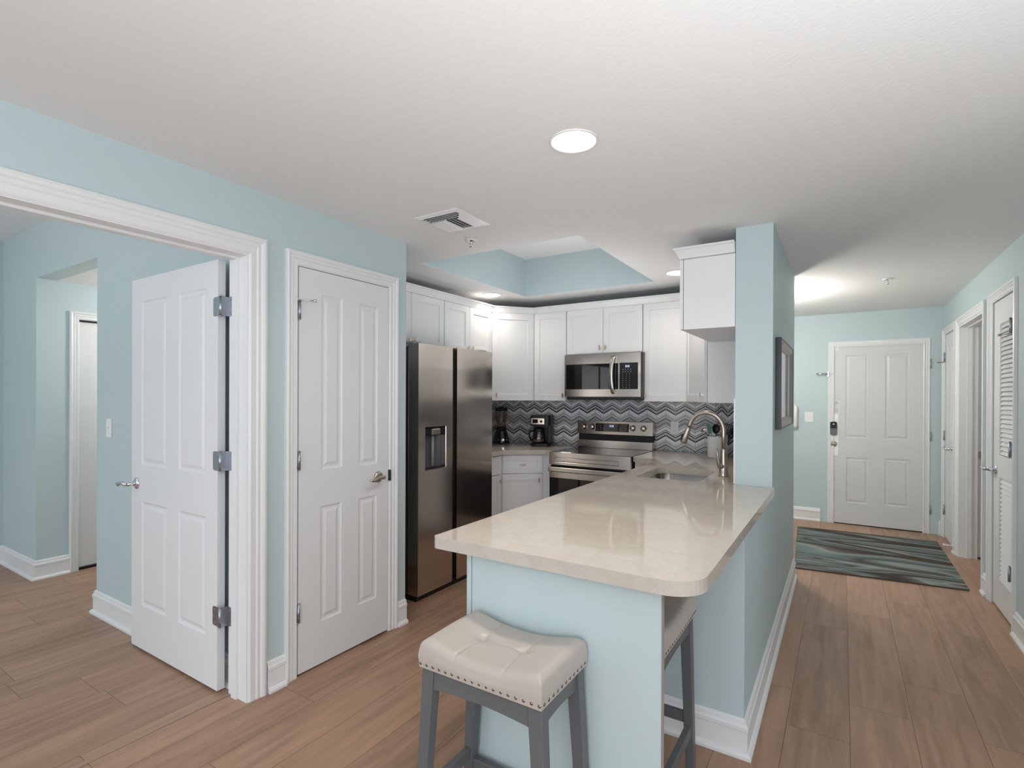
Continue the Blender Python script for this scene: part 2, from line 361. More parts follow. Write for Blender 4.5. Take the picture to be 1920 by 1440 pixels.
def tag(o, label, cat, group=None):
    o['label'] = label; o['category'] = cat
    if group: o['group'] = group
    return o
def struct(o, label=None, cat=None):
    o['kind'] = 'structure'
    if label: o['label'] = label
    if cat: o['category'] = cat
    return o
def lbl(o, t): o['label'] = t; return o
def rrect(x0, x1, y0, y1, rs, n=8):
    """rounded rectangle, radii in order (x0y0, x1y0, x1y1, x0y1)"""
    pts = []
    for (cx, cy, r, a0) in ((x0+rs[0], y0+rs[0], rs[0], PI), (x1-rs[1], y0+rs[1], rs[1], 1.5*PI), (x1-rs[2], y1-rs[2], rs[2], 0), (x0+rs[3], y1-rs[3], rs[3], 0.5*PI)):
        if r < 1e-6: pts.append((cx, cy)); continue
        for k in range(n+1): a = a0+k*PI/2/n; pts.append((cx+r*math.cos(a), cy+r*math.sin(a)))
    return pts

def xzprism(mb, poly, y0, y1):
    a = [mb._v((x, y0, z)) for x, z in poly]; c = [mb._v((x, y1, z)) for x, z in poly]; n = len(poly)
    mb._f(a[::-1]); mb._f(c)
    for i in range(n): mb._f([a[i], a[(i+1) % n], c[(i+1) % n], c[i]])

# ------------------------------------------------------------------ room shell
C = 2.352          # ceiling height
CB = 2.685         # bedroom ceiling
XL, XLB = -2.292, -2.43      # wall beside the pantry door: hall side and bedroom side
XR, XRB = 0.874, 0.99
YB = 4.80          # kitchen back wall
YE = 6.902         # entry wall
b = MB(); b.box(-6.4, 3.6, -4.6, 8.6, -0.12, 0.0); struct(b.build('floor', floor_m))
# ceiling with the hole of the kitchen tray
tx0, tx1, ty0, ty1 = -2.545, -1.31, 2.795, 4.245
b = MB()
b.box(XLB, 3.4, -4.3, 1.41, C, C+0.08); b.box(-3.5, 3.4, 1.41, ty0, C, C+0.08)
b.box(-3.5, tx0, ty0, ty1, C, C+0.08); b.box(tx1, 3.4, ty0, ty1, C, C+0.08); b.box(-3.5, 3.4, ty1, 8.2, C, C+0.08)
struct(b.build('ceiling', ceil_paint))
b = MB(); zt = 2.70
e_ = 0.003; zc_ = C+0.0015; b.box(tx0-0.06, tx0+e_, ty0+e_, ty1-e_, zc_, zt); b.box(tx1-e_, tx1+0.06, ty0+e_, ty1-e_, zc_, zt); b.box(tx0-0.06, tx1+0.06, ty0-0.06, ty0+e_, zc_, zt); b.box(tx0-0.06, tx1+0.06, ty1-e_, ty1+0.06, zc_, zt)
struct(b.build('wall_ceiling_tray', wall_paint))
b = MB(); b.box(tx0-0.06, tx1+0.06, ty0-0.06, ty1+0.06, zt, zt+0.05); struct(b.build('ceiling_tray', ceil_paint))
b = MB(); b.box(-6.2, XLB, -3.2, 1.53, CB, CB+0.08); struct(b.build('ceiling_bedroom', ceil_paint))
b = MB(); b.box(-5.3, -4.06, 1.53, 3.6, 2.29, 2.36); struct(b.build('ceiling_alcove', ceil_paint))

# left wall with the wide bedroom opening and the pantry door opening
OP0, OP1, OZ = -0.47, 1.365, 2.045
PD0, PD1, PZ = 1.622, 2.236, 2.05
b = MB(); WT = CB+0.05
for y0, y1, z0 in ((-4.3, OP0, 0), (OP0, OP1, OZ), (OP1, PD0, 0), (PD0, PD1, PZ), (PD1, 2.385, 0)):
    b.box(XLB, XL, y0, y1, z0, WT if y1 <= 1.37 else C+0.05)
struct(b.build('wall_left', wall_paint))
b = MB(); b.box(-3.34, XLB, 2.27, 2.384, 0, C+0.03); struct(b.build('wall_pantry_side', wall_paint))
b = MB(); b.box(-3.34, -3.22, 2.384, YB, 0, C+0.03); struct(b.build('wall_kitchen_left', wall_paint))
b = MB(); b.box(-3.34, -0.934, YB, YB+0.15, 0, C+0.03); struct(b.build('wall_kitchen_back', wall_paint))
b = MB(); b.prism([(-0.509, 3.145), (-0.32, 3.145), (-0.32, 4.62), (-0.62, 4.95), (-0.934, 4.95), (-0.934, 4.80), (-0.509, 4.375)], 0, C+0.03)
struct(b.build('wall_hall_left', wall_paint))
b = MB(); b.box(-1.12, -0.32, 2.21, 2.30, 0, 0.872); b.box(-0.46, -0.32, 2.30, 3.145, 0, 0.872); struct(b.build('wall_peninsula', wall_paint))
b = MB(); b.box(-2.2, -2.08, 4.95, YE, 0, C+0.03); struct(b.build('wall_entry_left', wall_paint))
ED0, ED1, EZ = -0.140, 0.772, 2.035
b = MB(); b.box(-2.2, ED0, YE, YE+0.14, 0, C+0.03); b.box(ED1, 1.0, YE, YE+0.14, 0, C+0.03); b.box(ED0, ED1, YE, YE+0.14, EZ, C+0.03)
b.box(ED0-0.1, ED1+0.1, YE+0.14, YE+0.2, 0, 2.2); struct(b.build('wall_entry', wall_paint))
CL0, CL1, CZ = 4.27, 4.805, 2.06
DW0, DW1, DZ = 5.085, 6.03, 2.045
D30, D31 = 6.245, 6.79
b = MB()
for y0, y1, z0 in ((2.2, CL0, 0), (CL0, CL1, CZ), (CL1, DW0, 0), (DW0, DW1, DZ), (DW1, D30, 0), (D30, D31, DZ), (D31, YE, 0)): b.box(XR, XRB, y0, y1, z0, C+0.03)
struct(b.build('wall_right', wall_paint))
b = MB(); b.box(XR, 3.4, 2.08, 2.2, 0, C+0.03); struct(b.build('wall_living_far', wall_paint))
b = MB(); b.box(3.3, 3.42, -4.3, -2.8, 0, C+0.03); b.box(3.3, 3.42, 1.0, 2.2, 0, C+0.03); b.box(3.3, 3.42, -2.8, 1.0, 0, 0.35); b.box(3.3, 3.42, -2.8, 1.0, 2.25, C+0.03)
struct(b.build('wall_living_right', wall_paint))
b = MB(); b.box(XLB, -2.0, -4.42, -4.3, 0, C+0.03); b.box(2.8, 3.42, -4.42, -4.3, 0, C+0.03); b.box(-2.0, 2.8, -4.42, -4.3, 2.25, C+0.03)
struct(b.build('wall_back', wall_paint))
# rooms beyond the right wall
b = MB(); b.box(2.4, 2.5, 3.6, 7.1, 0, C+0.03); b.box(XRB, 2.4, 3.6, 3.7, 0, C+0.03); b.box(XRB, 2.4, 7.0, 7.1, 0, C+0.03); b.box(XRB, 2.4, 4.9, 4.98, 0, C+0.03); b.box(XRB+0.02, 2.4, 6.13, 6.2, 0, C+0.03)
struct(b.build('wall_side_room', trim_w))
# bedroom
b = MB(); b.box(-4.06, XLB, 1.41, 1.53, 0, CB+0.03); b.box(-6.05, -5.16, 1.41, 1.53, 0, CB+0.03); b.box(-5.16, -4.06, 1.41, 1.53, 2.29, CB+0.03)
struct(b.build('wall_bedroom_far', wall_paint))
AD0, AD1 = 1.672, 2.45
b = MB(); b.box(-5.28, -5.16, 1.53, AD0, 0, 2.32); b.box(-5.28, -5.16, AD0, AD1, 2.005, 2.32); b.box(-5.28, -5.16, AD1, 3.6, 0, 2.32); b.box(-5.28, -3.94, 3.5, 3.6, 0, 2.32); b.box(-4.06, -3.94, 1.53, 3.6, 0, 2.32)
struct(b.build('wall_alcove', wall_paint))
b = MB(); b.box(-6.05, -5.93, -3.2, 1.41, 0, CB+0.03); struct(b.build('wall_bedroom_left', wall_paint))
b = MB(); b.box(-5.93, -5.4, -3.2, -3.1, 0, CB); b.box(-3.0, XLB, -3.2, -3.1, 0, CB); b.box(-5.4, -3.0, -3.2, -3.1, 0, 0.5); b.box(-5.4, -3.0, -3.2, -3.1, 2.2, CB)
struct(b.build('wall_bedroom_near', wall_paint))
# glass doors / windows behind the camera
def window(name, M, w_, h_, panes):
    fr = MB(); fr.M = M; t = 0.055
    fr.box(0, w_, 0, 0.08, 0, t, 0.004); fr.box(0, w_, 0, 0.08, h_-t, h_, 0.004)
    for k in range(panes+1):
        x = k*(w_-t)/panes; fr.box(x, x+t, 0, 0.08, t, h_-t, 0.004)
    o = struct(fr.build(name, trim_w))
    g = MB(); g.M = M; g.box(t, w_-t, 0.035, 0.041, t, h_-t); g.build('pane', clearglass, o); return o
window('window_1', frame((-2.0, -4.28, 0.02), (1, 0, 0), (0, -1, 0)) @ Matrix.Scale(-1, 4, (0, 0, 1)) @ Matrix.Translation((0, 0, -2.23)), 4.8, 2.22, 4)
window('window_2', frame((3.32, -2.8, 0.36), (0, 1, 0), (-1, 0, 0)), 3.8, 1.88, 3)
window('window_3', frame((-3.0, -3.11, 0.5), (-1, 0, 0), (0, -1, 0)), 2.4, 1.7, 2)

# ------------------------------------------------------------------ trim
BASE = [(0, 0), (0.030, 0), (0.030, 0.012), (0.022, 0.022), (0.015, 0.024), (0.015, 0.100), (0.018, 0.104), (0.018, 0.118), (0.012, 0.126), (0.010, 0.138), (0.004, 0.146), (0, 0.146)]
BASEL = BASE
def baseboard(name, paths, flip=False):
    b = MB()
    for p in paths: b.sweep([(x, y, 0.0005) for x, y in p], BASE, (0, 0, 1), flip=flip)
    return struct(b.build(name, trim_w))
CAS = 0.066
def casprof(wd):
    return [(0, 0), (wd, 0), (wd, 0.017), (wd*0.86, 0.021), (wd*0.74, 0.018), (wd*0.66, 0.012), (wd*0.5, 0.014), (wd*0.42, 0.009), (wd*0.12, 0.011), (0.002, 0.006), (0, 0.004)]
def casing(name, p0, p1, z, nrm, wd=CAS, flip=False):
    b = MB(); b.sweep([(*p0, 0.0005), (*p0, z), (*p1, z), (*p1, 0.0005)], casprof(wd), nrm, flip=flip)
    return struct(b.build(name, trim_w))
baseboard('baseboard_left', [[(XL, 2.385), (XL, PD1+0.07)], [(XL, PD0-0.07), (XL, OP1+0.095)], [(XL, OP0-0.095), (XL, -4.3)]], flip=False)
baseboard('baseboard_hall', [[(-1.12, 2.21), (-0.32, 2.21), (-0.32, 4.62), (-0.62, 4.95)]], flip=True)
baseboard('baseboard_entry', [[(-2.08, YE), (ED0-0.07, YE)], [(ED1+0.07, YE), (XR, YE)]], flip=True)
baseboard('baseboard_right', [[(XR, YE), (XR, D31+0.07)], [(XR, D30-0.07), (XR, DW1+0.07)], [(XR, DW0-0.07), (XR, CL1+0.09)], [(XR, CL0-0.075), (XR, 2.08)]], flip=True)
baseboard('baseboard_bedroom', [[(XLB-0.02, 1.41), (-4.06, 1.41), (-4.06, 3.5)], [(-5.16, AD0-0.062), (-5.16, 1.41), (-5.93, 1.41), (-5.93, -3.1)]], flip=False)
casing('trim_1', (XL, OP1), (XL, OP0), OZ, (1, 0, 0), 0.086, flip=True)
casing('trim_2', (XL, PD1), (XL, PD0), PZ, (1, 0, 0), 0.070, flip=True)
casing('trim_3', (ED0, YE), (ED1, YE), EZ, (0, -1, 0), 0.062, flip=True)
casing('trim_4', (XR, CL1), (XR, CL0), CZ, (-1, 0, 0), 0.066)
casing('trim_5', (XR, DW1), (XR, DW0), DZ, (-1, 0, 0), 0.072)
casing('trim_6', (XR, D31), (XR, D30), DZ, (-1, 0, 0), 0.066)
casing('trim_7', (-5.16, AD1), (-5.16, AD0), 2.005, (1, 0, 0), 0.062, flip=True)
# jambs (linings of the openings)
def jamb(name, x0, x1, y0, y1, z, stop=None, t=0.018):
    b = MB(); b.box(x0, x1, y0, y0+t, 0, z); b.box(x0, x1, y1-t, y1, 0, z); b.box(x0, x1, y0+t, y1-t, z-t, z)
    if stop:
        s0, s1, d = stop; b.box(s0, s1, y0+t, y0+t+d, 0, z-t); b.box(s0, s1, y1-t-d, y1-t, 0, z-t); b.box(s0, s1, y0+t+d, y1-t-d, z-t-d, z-t)
    return struct(b.build(name, trim_w))
jamb('trim_8', XLB-0.006, XL+0.004, OP0, OP1, OZ, (XLB+0.034, XLB+0.075, 0.011), 0.004)
jamb('trim_9', XRB*0+XR-0.004, XRB+0.01, DW0, DW1, DZ, (XR+0.05, XR+0.085, 0.011), 0.012)
b = MB(); b.box(XLB-0.012, XLB+0.012, OP0, OP1-0.005, 0.0, 0.0035, 0.0015); struct(b.build('trim_10', mat('oak_threshold', (0.36, 0.25, 0.18), 0.4)))
b = MB(); b.box(-3.30, XL+0.001, 2.3842, 2.3872, 0.0, 0.147); struct(b.build('trim_11', raw))

# ------------------------------------------------------------------ doors
MOLD = [(0, 0), (0.006, 0.0045), (0.013, 0.006), (0.020, 0.006), (0.036, 0.0012)]
def hinge(parent, M, mt=None, full=False):
    """local: x across, y into the wall, z up; knuckle at origin"""
    h = MB(); h.M = M
    h.tube([(0, 0, -0.045), (0, 0, 0.045)], 0.0065, 10)
    for z in (-0.019, 0.0, 0.019): h.tube([(0, 0, z-0.0008), (0, 0, z+0.0008)], 0.0072, 10)
    h.tube([(0, 0, 0.045), (0, 0, 0.050)], [0.0075, 0.004], 10); h.tube([(0, 0, -0.050), (0, 0, -0.045)], [0.004, 0.0075], 10)
    if full:
        xzprism(h, rrect(-0.062, -0.004, -0.045, 0.045, (0.012, 0, 0, 0.012), 4), -0.001, 0.002); h.box(0.003, 0.006, 0.001, 0.033, -0.045, 0.045)
        xzprism(h, rrect(0.004, 0.040, -0.045, 0.045, (0, 0.012, 0.012, 0), 4), 0.0305, 0.033)
        for x, z in ((-0.045, 0.03), (-0.054, 0), (-0.045, -0.03), (0.028, 0.03), (0.028, -0.03)): h.mi = 1; y_ = 0.0305 if x > 0 else -0.001; h.tube([(x, y_-0.0012, z), (x, y_, z)], 0.0034, 8); h.mi = 0
    else: h.box(-0.010, 0.010, 0.004, 0.008, -0.045, 0.045)
    return h.build('hinge', [mt or hingem, greyp], parent)
def lever(parent, M, mt, dirx=-1):
    """local: y out of the door is -y, lever points along dirx*x"""
    h = MB(); h.M = M
    h.lathe([(0.0, -0.012), (0.018, -0.011), (0.030, -0.006), (0.033, 0.0)], axis='Y', n=24)
    h.tube([(0, -0.008, 0), (0, -0.050, 0)], [0.012, 0.011], 14)
    d = dirx
    h.tube([(0, -0.046, 0), (d*0.015, -0.055, 0.002), (d*0.035, -0.058, 0.006), (d*0.060, -0.058, 0.001), (d*0.082, -0.058, -0.008), (d*0.100, -0.056, -0.004), (d*0.110, -0.055, 0.0)], [0.011, 0.011, 0.0095, 0.009, 0.009, 0.0085, 0.004], 12)
    return h.build('door_handle', mt, parent)
def pin_stop(parent, M, mt):
    h = MB(); h.M = M
    h.box(-0.008, 0.012, -0.008, 0.008, 0.046, 0.050); h.tube([(0.005, -0.004, 0.049), (0.055, -0.035, 0.049)], 0.003, 8); h.tube([(0.055, -0.035, 0.049), (0.066, -0.042, 0.049)], 0.008, 10)
    h.tube([(-0.004, -0.004, 0.049), (-0.022, -0.018, 0.049)], 0.003, 8)
    return h.build('door_stop', mt, parent)
# pantry door (hall side faces +x)
MP = frame((XL+0.006, PD0+0.004, 0.012), (0, 1, 0), (-1, 0, 0)); pw, ph = PD1-PD0-0.008, PZ-0.016
b = MB(); b.M = MP
pan = [(0.133, 0.267, 1.008, 1.915), (0.383, 0.520, 1.000, 1.905), (0.130, 0.264, 0.220, 0.818), (0.381, 0.516, 0.220, 0.818)]
b.slab(pw, ph, 0.035, pan, MOLD)
d1 = struct(b.build('door_1', door_w), 'narrow white four-panel pantry door', 'door')
for z in (1.83, 1.08, 0.32): hinge(d1, frame((XL+0.014, PD0+0.002, z), (0, 1, 0), (-1, 0, 0)))
pin_stop(d1, frame((XL+0.014, PD0+0.002, 1.83), (0, 1, 0), (-1, 0, 0)), chrome)
lever(d1, frame((XL+0.006, 2.155, 0.932), (0, 1, 0), (-1, 0, 0)), nickel, -1)
b = MB(); b.box(XL+0.004, XL+0.021, PD1-0.002, PD1+0.008, 0.90, 0.965, 0.002); lbl(b.build('strike_plate', darkwood, d1), 'dark strike plate')
# bedroom door standing open
MO = frame((-3.363, 1.330, 0.012), (1, 0, 0), (0, 1, 0)); ow = 0.885
b = MB(); b.M = MO
b.slab(ow, 2.030, 0.036, [(0.115, 0.395, 1.010, 1.905), (0.520, 0.778, 1.010, 1.905), (0.120, 0.400, 0.240, 0.808), (0.520, 0.782, 0.240, 0.808)], MOLD)
d2 = struct(b.build('door_2', door_w), 'white four-panel bedroom door standing open', 'door')
for z in (1.82, 1.095, 0.365): hinge(d2, frame((XLB-0.020, 1.3275, z), (1, 0, 0), (0, 1, 0)), full=True)
lever(d2, frame((-3.300, 1.330, 0.915), (1, 0, 0), (0, 1, 0)), chrome, -1)
# entry door
b = MB(); b.M = frame((ED0+0.004, YE-0.004, 0.012), (1, 0, 0), (0, 1, 0))
b.slab(ED1-ED0-0.008, EZ-0.018, 0.044, [(0.162, 0.378, 0.948, 1.866), (0.523, 0.735, 0.948, 1.866), (0.172, 0.378, 0.230, 0.735), (0.523, 0.735, 0.235, 0.742)], MOLD)
d3 = struct(b.build('door_3', mat('entry_door_paint', (0.67, 0.67, 0.675), 0.4)), 'wide white four-panel entry door with keypad lock', 'door')
for z in (1.765, 1.01, 0.25): hinge(d3, frame((ED1-0.001, YE-0.012, z), (1, 0, 0), (0, 1, 0)))
yf = YE-0.004
b = MB(); b.box(-0.128, -0.038, yf-0.003, yf, 0.762, 1.225, 0.001)
for x in (-0.118, -0.048):
    for z in (0.78, 1.21): b.tube([(x, yf-0.005, z), (x, yf-0.002, z)], 0.004, 8)
pl = b.build('lock_plate', mat('white_lock_plate', (0.93, 0.93, 0.93), 0.4), d3); lbl(pl, 'white lock cover plate')
b = MB(); b.M = frame((-0.0835, yf-0.003, 1.062), (1, 0, 0), (0, 0, 1)) @ Matrix.Rotation(PI, 4, 'X') if False else Matrix.Identity(4)
kp = [(x, z) for x, z in rrect(-0.117, -0.050, 0.985, 1.140, (0.022, 0.022, 0.018, 0.018), 6)]
b = MB(); xzprism(b, kp, yf-0.020, yf-0.003); kpo = b.build('keypad', mat('grey_lock_body', (0.13, 0.135, 0.14), 0.35), d3)
b = MB(); xzprism(b, rrect(-0.114, -0.053, 1.065, 1.137, (0.002, 0.002, 0.016, 0.016), 6), yf-0.024, yf-0.020); b.mi = 1; b.lathe([(0, -0.003), (0.008, -0.002), (0.008, 0)], (-0.083, yf-0.024, 1.112), 14, 'Y'); b.build('keypad_cover', [black, whitep], kpo)
b = MB(); b.lathe([(0, -0.02), (0.014, -0.019), (0.020, -0.01), (0.032, -0.006), (0.033, 0)], (-0.081, yf-0.003, 0.888), 20, 'Y'); b.box(-0.101, -0.090, yf-0.03, yf-0.02, 0.90, 0.925, 0.003); b.build('deadbolt_knob', nickel, d3)
# swing bar guard
b = MB(); b.box(-0.150, -0.128, yf-0.024, yf-0.012, 1.645, 1.702, 0.002); b.tube([(-0.14, yf-0.03, 1.673), (-0.255, yf-0.05, 1.673)], 0.006, 10); b.tube([(-0.14, yf-0.03, 1.683), (-0.255, yf-0.05, 1.683)], 0.004, 8)
b.lathe([(0, -0.012), (0.010, -0.010), (0.012, 0)], (-0.150, yf-0.024, 1.673), 12, 'Y')
b.build('swing_bar_guard', chrome, d3)
b = MB(); b.box(-0.110, -0.085, yf-0.006, yf, 1.648, 1.698, 0.001); b.tube([(-0.098, yf-0.016, 1.673), (-0.098, yf-0.004, 1.673)], 0.007, 10); b.build('guard_catch', nickel, d3)
b = MB(); b.box(-0.118, -0.035, yf-0.002, yf, 1.935, 1.985); b.box(-0.112, -0.041, yf-0.0028, yf-0.001, 1.940, 1.980); b.build('door_tag', ceramic, d3)
# the little notice stuck above the lock: heading and lines of small print
b = MB(); b.box(-0.134, -0.028, yf-0.0012, yf, 1.232, 1.378)
b.mi = 1
cut = [(0.0, 0.030), (0.006, 0.038), (0.012, 0.042), (0.018, 0.042), (0.024, 0.036), (0.030, 0.028), (0.036, 0.018)]
for dz, hw in cut: b.box(-0.081-hw, -0.081+hw, yf-0.0016, yf-0.0012, 1.366-dz-0.004, 1.366-dz)
rr = random.Random(3)
for z, hw, n_ in ((1.302, 0.024, 7), (1.279, 0.040, 9), (1.272, 0.036, 9), (1.256, 0.044, 10), (1.247, 0.040, 10)):
    x = -0.081-hw
    while x < -0.081+hw-0.003:
        wl = rr.uniform(0.003, 0.008); b.box(x, min(x+wl, -0.081+hw), yf-0.0016, yf-0.0012, z, z+0.0055); x += wl+0.0018
b.build('notice', [mat('notice_film', (0.72, 0.72, 0.725), 0.4), mat('notice_print', (0.42, 0.43, 0.44), 0.5)], d3)
b = MB(); b.box(ED0+0.004, ED1-0.004, YE+0.0, YE+0.05, 0.0, 0.010); struct(b.build('trim_12', black))
# louvred closet door
b = MB(); b.M = frame((XR+0.006, CL1-0.004, 0.014), (0, -1, 0), (1, 0, 0)); cw, ch = CL1-CL0-0.008, CZ-0.018
lv = [(0.150, 0.455, 0.195, 0.865), (0.150, 0.455, 1.010, 1.885)]
b.slab(cw, ch, 0.032, lv, [(0, 0), (0.004, 0.006), (0.006, 0.026)])
d4 = struct(b.build('door_4', door_w), 'white louvred hall closet door', 'door')
b = MB(); b.M = frame((XR+0.006, CL1-0.004, 0.014), (0, -1, 0), (1, 0, 0))
for (x0, x1, z0, z1) in lv:
    n_ = int((z1-z0)/0.0293)
    for k in range(n_):
        z = z0+0.012+k*(z1-z0-0.012)/n_
        a = [b._v((x0+0.004, 0.002, z)), b._v((x1-0.004, 0.002, z)), b._v((x1-0.004, 0.020, z+0.030)), b._v((x0+0.004, 0.020, z+0.030))]
        c_ = [b._v((x0+0.004, 0.007, z-0.004)), b._v((x1-0.004, 0.007, z-0.004)), b._v((x1-0.004, 0.025, z+0.026)), b._v((x0+0.004, 0.025, z+0.026))]
        b._f(a); b._f(c_[::-1])
        for i in range(4): b._f([a[i], a[(i+1) % 4], c_[(i+1) % 4], c_[i]])
b.build('louvre_slats', door_w, d4)
for z in (1.845, 1.095, 0.342): hinge(d4, frame((XR-0.018, CL0+0.006, z), (0, -1, 0), (1, 0, 0)))
pin_stop(d4, frame((XR-0.018, CL0+0.006, 1.845), (0, 1, 0), (1, 0, 0)), nickel)
lever(d4, frame((XR+0.006, CL1-0.075, 0.925), (0, 1, 0), (1, 0, 0)) , chrome, 1)
# far closet door
b = MB(); b.M = frame((XR+0.004, D31-0.004, 0.014), (0, -1, 0), (1, 0, 0)); w5 = D31-D30-0.008
b.slab(w5, DZ-0.018, 0.032, [(0.10, 0.235, 1.0, 1.9), (0.305, 0.44, 1.0, 1.9), (0.10, 0.235, 0.22, 0.81), (0.305, 0.44, 0.22, 0.81)], MOLD)
d5 = struct(b.build('door_5', door_w), 'white four-panel door beside the entry door', 'door')
for z in (1.82, 1.03, 0.28): hinge(d5, frame((XR-0.006, D31+0.000, z), (0, -1, 0), (1, 0, 0)))
pin_stop(d5, frame((XR-0.010, D31, 1.82), (0, 1, 0), (1, 0, 0)), nickel)
lever(d5, frame((XR+0.004, D30+0.075, 0.93), (0, 1, 0), (1, 0, 0)), chrome, 1)
# alcove door and the door inside the side room
b = MB(); b.M = frame((-5.185, AD0+0.004, 0.02), (0, 1, 0), (-1, 0, 0)); b.slab(AD1-AD0-0.008, 1.975, 0.03, [(0.2, 0.36, 1.0, 1.85), (0.45, 0.61, 1.0, 1.85), (0.2, 0.36, 0.2, 0.8), (0.45, 0.61, 0.2, 0.8)], MOLD)
struct(b.build('door_6', door_w), 'white door at the end of the bedroom alcove', 'door')
b = MB(); b.box(-5.20, -5.165, AD0+0.002, AD1-0.002, 0.0, 0.016); b.box(-5.20, -5.17, AD0+0.002, AD1-0.002, 1.992, 2.003); struct(b.build('trim_13', black))
b = MB(); b.M = frame((XRB+0.014, 6.055, 0.012), (1, 0, 0), (0, 1, 0)); b.slab(0.80, 2.02, 0.035, [(0.11, 0.35, 1.0, 1.9), (0.45, 0.69, 1.0, 1.9), (0.11, 0.35, 0.22, 0.81), (0.45, 0.69, 0.22, 0.81)], MOLD)
d7 = struct(b.build('door_7', door_w), 'white door opened into the side room', 'door')
b = MB(); b.box(XRB+0.006, XRB+0.046, 6.044, 6.0545, 0.880, 0.940, 0.002); b.build('hinge', nickel, d7)

# ------------------------------------------------------------------ kitchen: backsplash
def tile_run(name, pts, z0, z1, uo, label):
    bm = bmesh.new(); uvl = bm.loops.layers.uv.new('UVMap'); us = [uo]
    for a, c in zip(pts, pts[1:]): us.append(us[-1]+math.dist(a, c))
    t = 0.008; n = len(pts); off = []
    for i in range(n):
        def sd(a, c): d = Vector((c[0]-a[0], c[1]-a[1], 0)).normalized(); return Vector((d.y, -d.x, 0))
        s1 = sd(pts[i-1], pts[i]) if i else sd(pts[0], pts[1]); s2 = sd(pts[i], pts[i+1]) if i < n-1 else s1
        off.append((s1+s2)/(1+s1.dot(s2))*t)
    V = [[bm.verts.new((p[0]+o_.x*k, p[1]+o_.y*k, z)) for z in (z0, z1)] for k in (0.125, 1) for p, o_ in zip(pts, off)]
    def face(vs_, uvs):
        f = bm.faces.new(vs_)
        for l_, q in zip(f.loops, uvs): l_[uvl].uv = q
    for i in range(n-1):
        for base, sg in ((n, 1), (0, -1)):
            a, c = V[base+i], V[base+i+1]
            vs_ = [a[0], c[0], c[1], a[1]]; uq = [(us[i], z0), (us[i+1], z0), (us[i+1], z1), (us[i], z1)]
            face(vs_ if sg > 0 else vs_[::-1], uq if sg > 0 else uq[::-1])
        for k in (0, 1):
            vs_ = [V[i][k], V[i+1][k], V[n+i+1][k], V[n+i][k]]; z = (z0, z1)[k]; uq = [(us[i], z), (us[i+1], z), (us[i+1], z), (us[i], z)]
            face(vs_ if k else vs_[::-1], uq if k else uq[::-1])
    capped = len(bm.faces)
    for i in (0, n-1):
        vs_ = [V[i][0], V[n+i][0], V[n+i][1], V[i][1]]; uq = [(us[i], z0), (us[i], z0), (us[i], z1), (us[i], z1)]; face(vs_ if i else vs_[::-1], uq if i else uq[::-1])
    bm.faces.ensure_lookup_table()
    for f in bm.faces[capped:]: f.material_index = 1
    me = bpy.data.meshes.new(name); bm.to_mesh(me); bm.free(); me.materials.append(tile_m); me.materials.append(whitep)
    o = bpy.data.objects.new(name, me); COL.objects.link(o); return tag(o, label, 'backsplash')
# u is measured so that a chevron peak stands at x = -1.366 on the back wall
tile_run('backsplash', [(-3.219, 3.53), (-3.219, YB), (-0.934, YB), (-0.509, 4.375), (-0.509, 3.150)], 0.917, 1.40, -3.22-(-1.366)-(YB-3.53), 'black, grey and white chevron tile backsplash between worktop and wall cabinets')

# ------------------------------------------------------------------ cabinets
SHK = [(0, 0), (0.0015, 0.0075)]
def shaker(parent, M, w_, h_, name='door', fw=0.056, t=0.019, mt=None):
    b = MB(); b.M = M; f = min(fw, w_*0.28, h_*0.30)
    b.slab(w_, h_, t, [(f, w_-f, f, h_-f)], SHK); return b.build(name, mt or cab_w, parent)
def pull(parent, M, L_=0.045, vertical=True, mt=None):
    b = MB(); b.M = M
    a, c = ((0, 0, -L_/2), (0, 0, L_/2)) if vertical else ((-L_/2, 0, 0), (L_/2, 0, 0))
    hw = 0.0055
    if vertical: b.box(-hw, hw, -0.026, -0.018, -L_/2, L_/2, 0.002); b.box(-0.003, 0.003, -0.019, 0, -0.004, 0.004)
    else: b.box(-L_/2, L_/2, -0.026, -0.018, -hw, hw, 0.002); b.box(-0.004, 0.004, -0.019, 0, -0.003, 0.003)
    return b.build('pull', mt or brass, parent)
UZ0, UZ1 = 1.368, 2.215
def cabinet(name, loc, label, cat='wall cabinet', group=None): return thing(name, loc, label, cat, 'white shaker %ss around the kitchen' % cat)
GW = None
# doors-in-a-row helper: carcass polygon + list of doors (x offset along face, width, z0, z1, pull side)
def carcass(parent, poly, z0, z1):
    b = MB(); b.prism(poly, z0, z1); return b.build('carcass', cab_w, parent)
g = 0.003
# over the fridge (two doors)
FX = -2.87
c1 = cabinet('wall_cabinet', (-3.04, 3.03, 1.80), 'white double-door cabinet above the fridge, beside the pantry wall end')
carcass(c1, [(-3.215, 2.66), (FX, 2.66), (FX, 3.423), (-3.215, 3.423)], 1.80, UZ1)
for k, (y0, y1) in enumerate(((2.662, 3.022), (3.026, 3.420))):
    M = frame((FX+0.020, y0, 1.797), (0, 1, 0), (-1, 0, 0)); dd = shaker(c1, M, y1-y0, 0.4175)
    pull(dd, frame((FX+0.020, (y1-0.028) if k == 0 else y0+0.030, 1.84), (0, 1, 0), (-1, 0, 0)))
c2 = cabinet('wall_cabinet', (-3.04, 3.78, 1.80), 'white double-door cabinet lit by the downlight, just left of the diagonal corner cabinet')
carcass(c2, [(-3.215, 3.427), (FX, 3.427), (FX, 4.135), (-3.215, 4.135)], 1.80, UZ1)
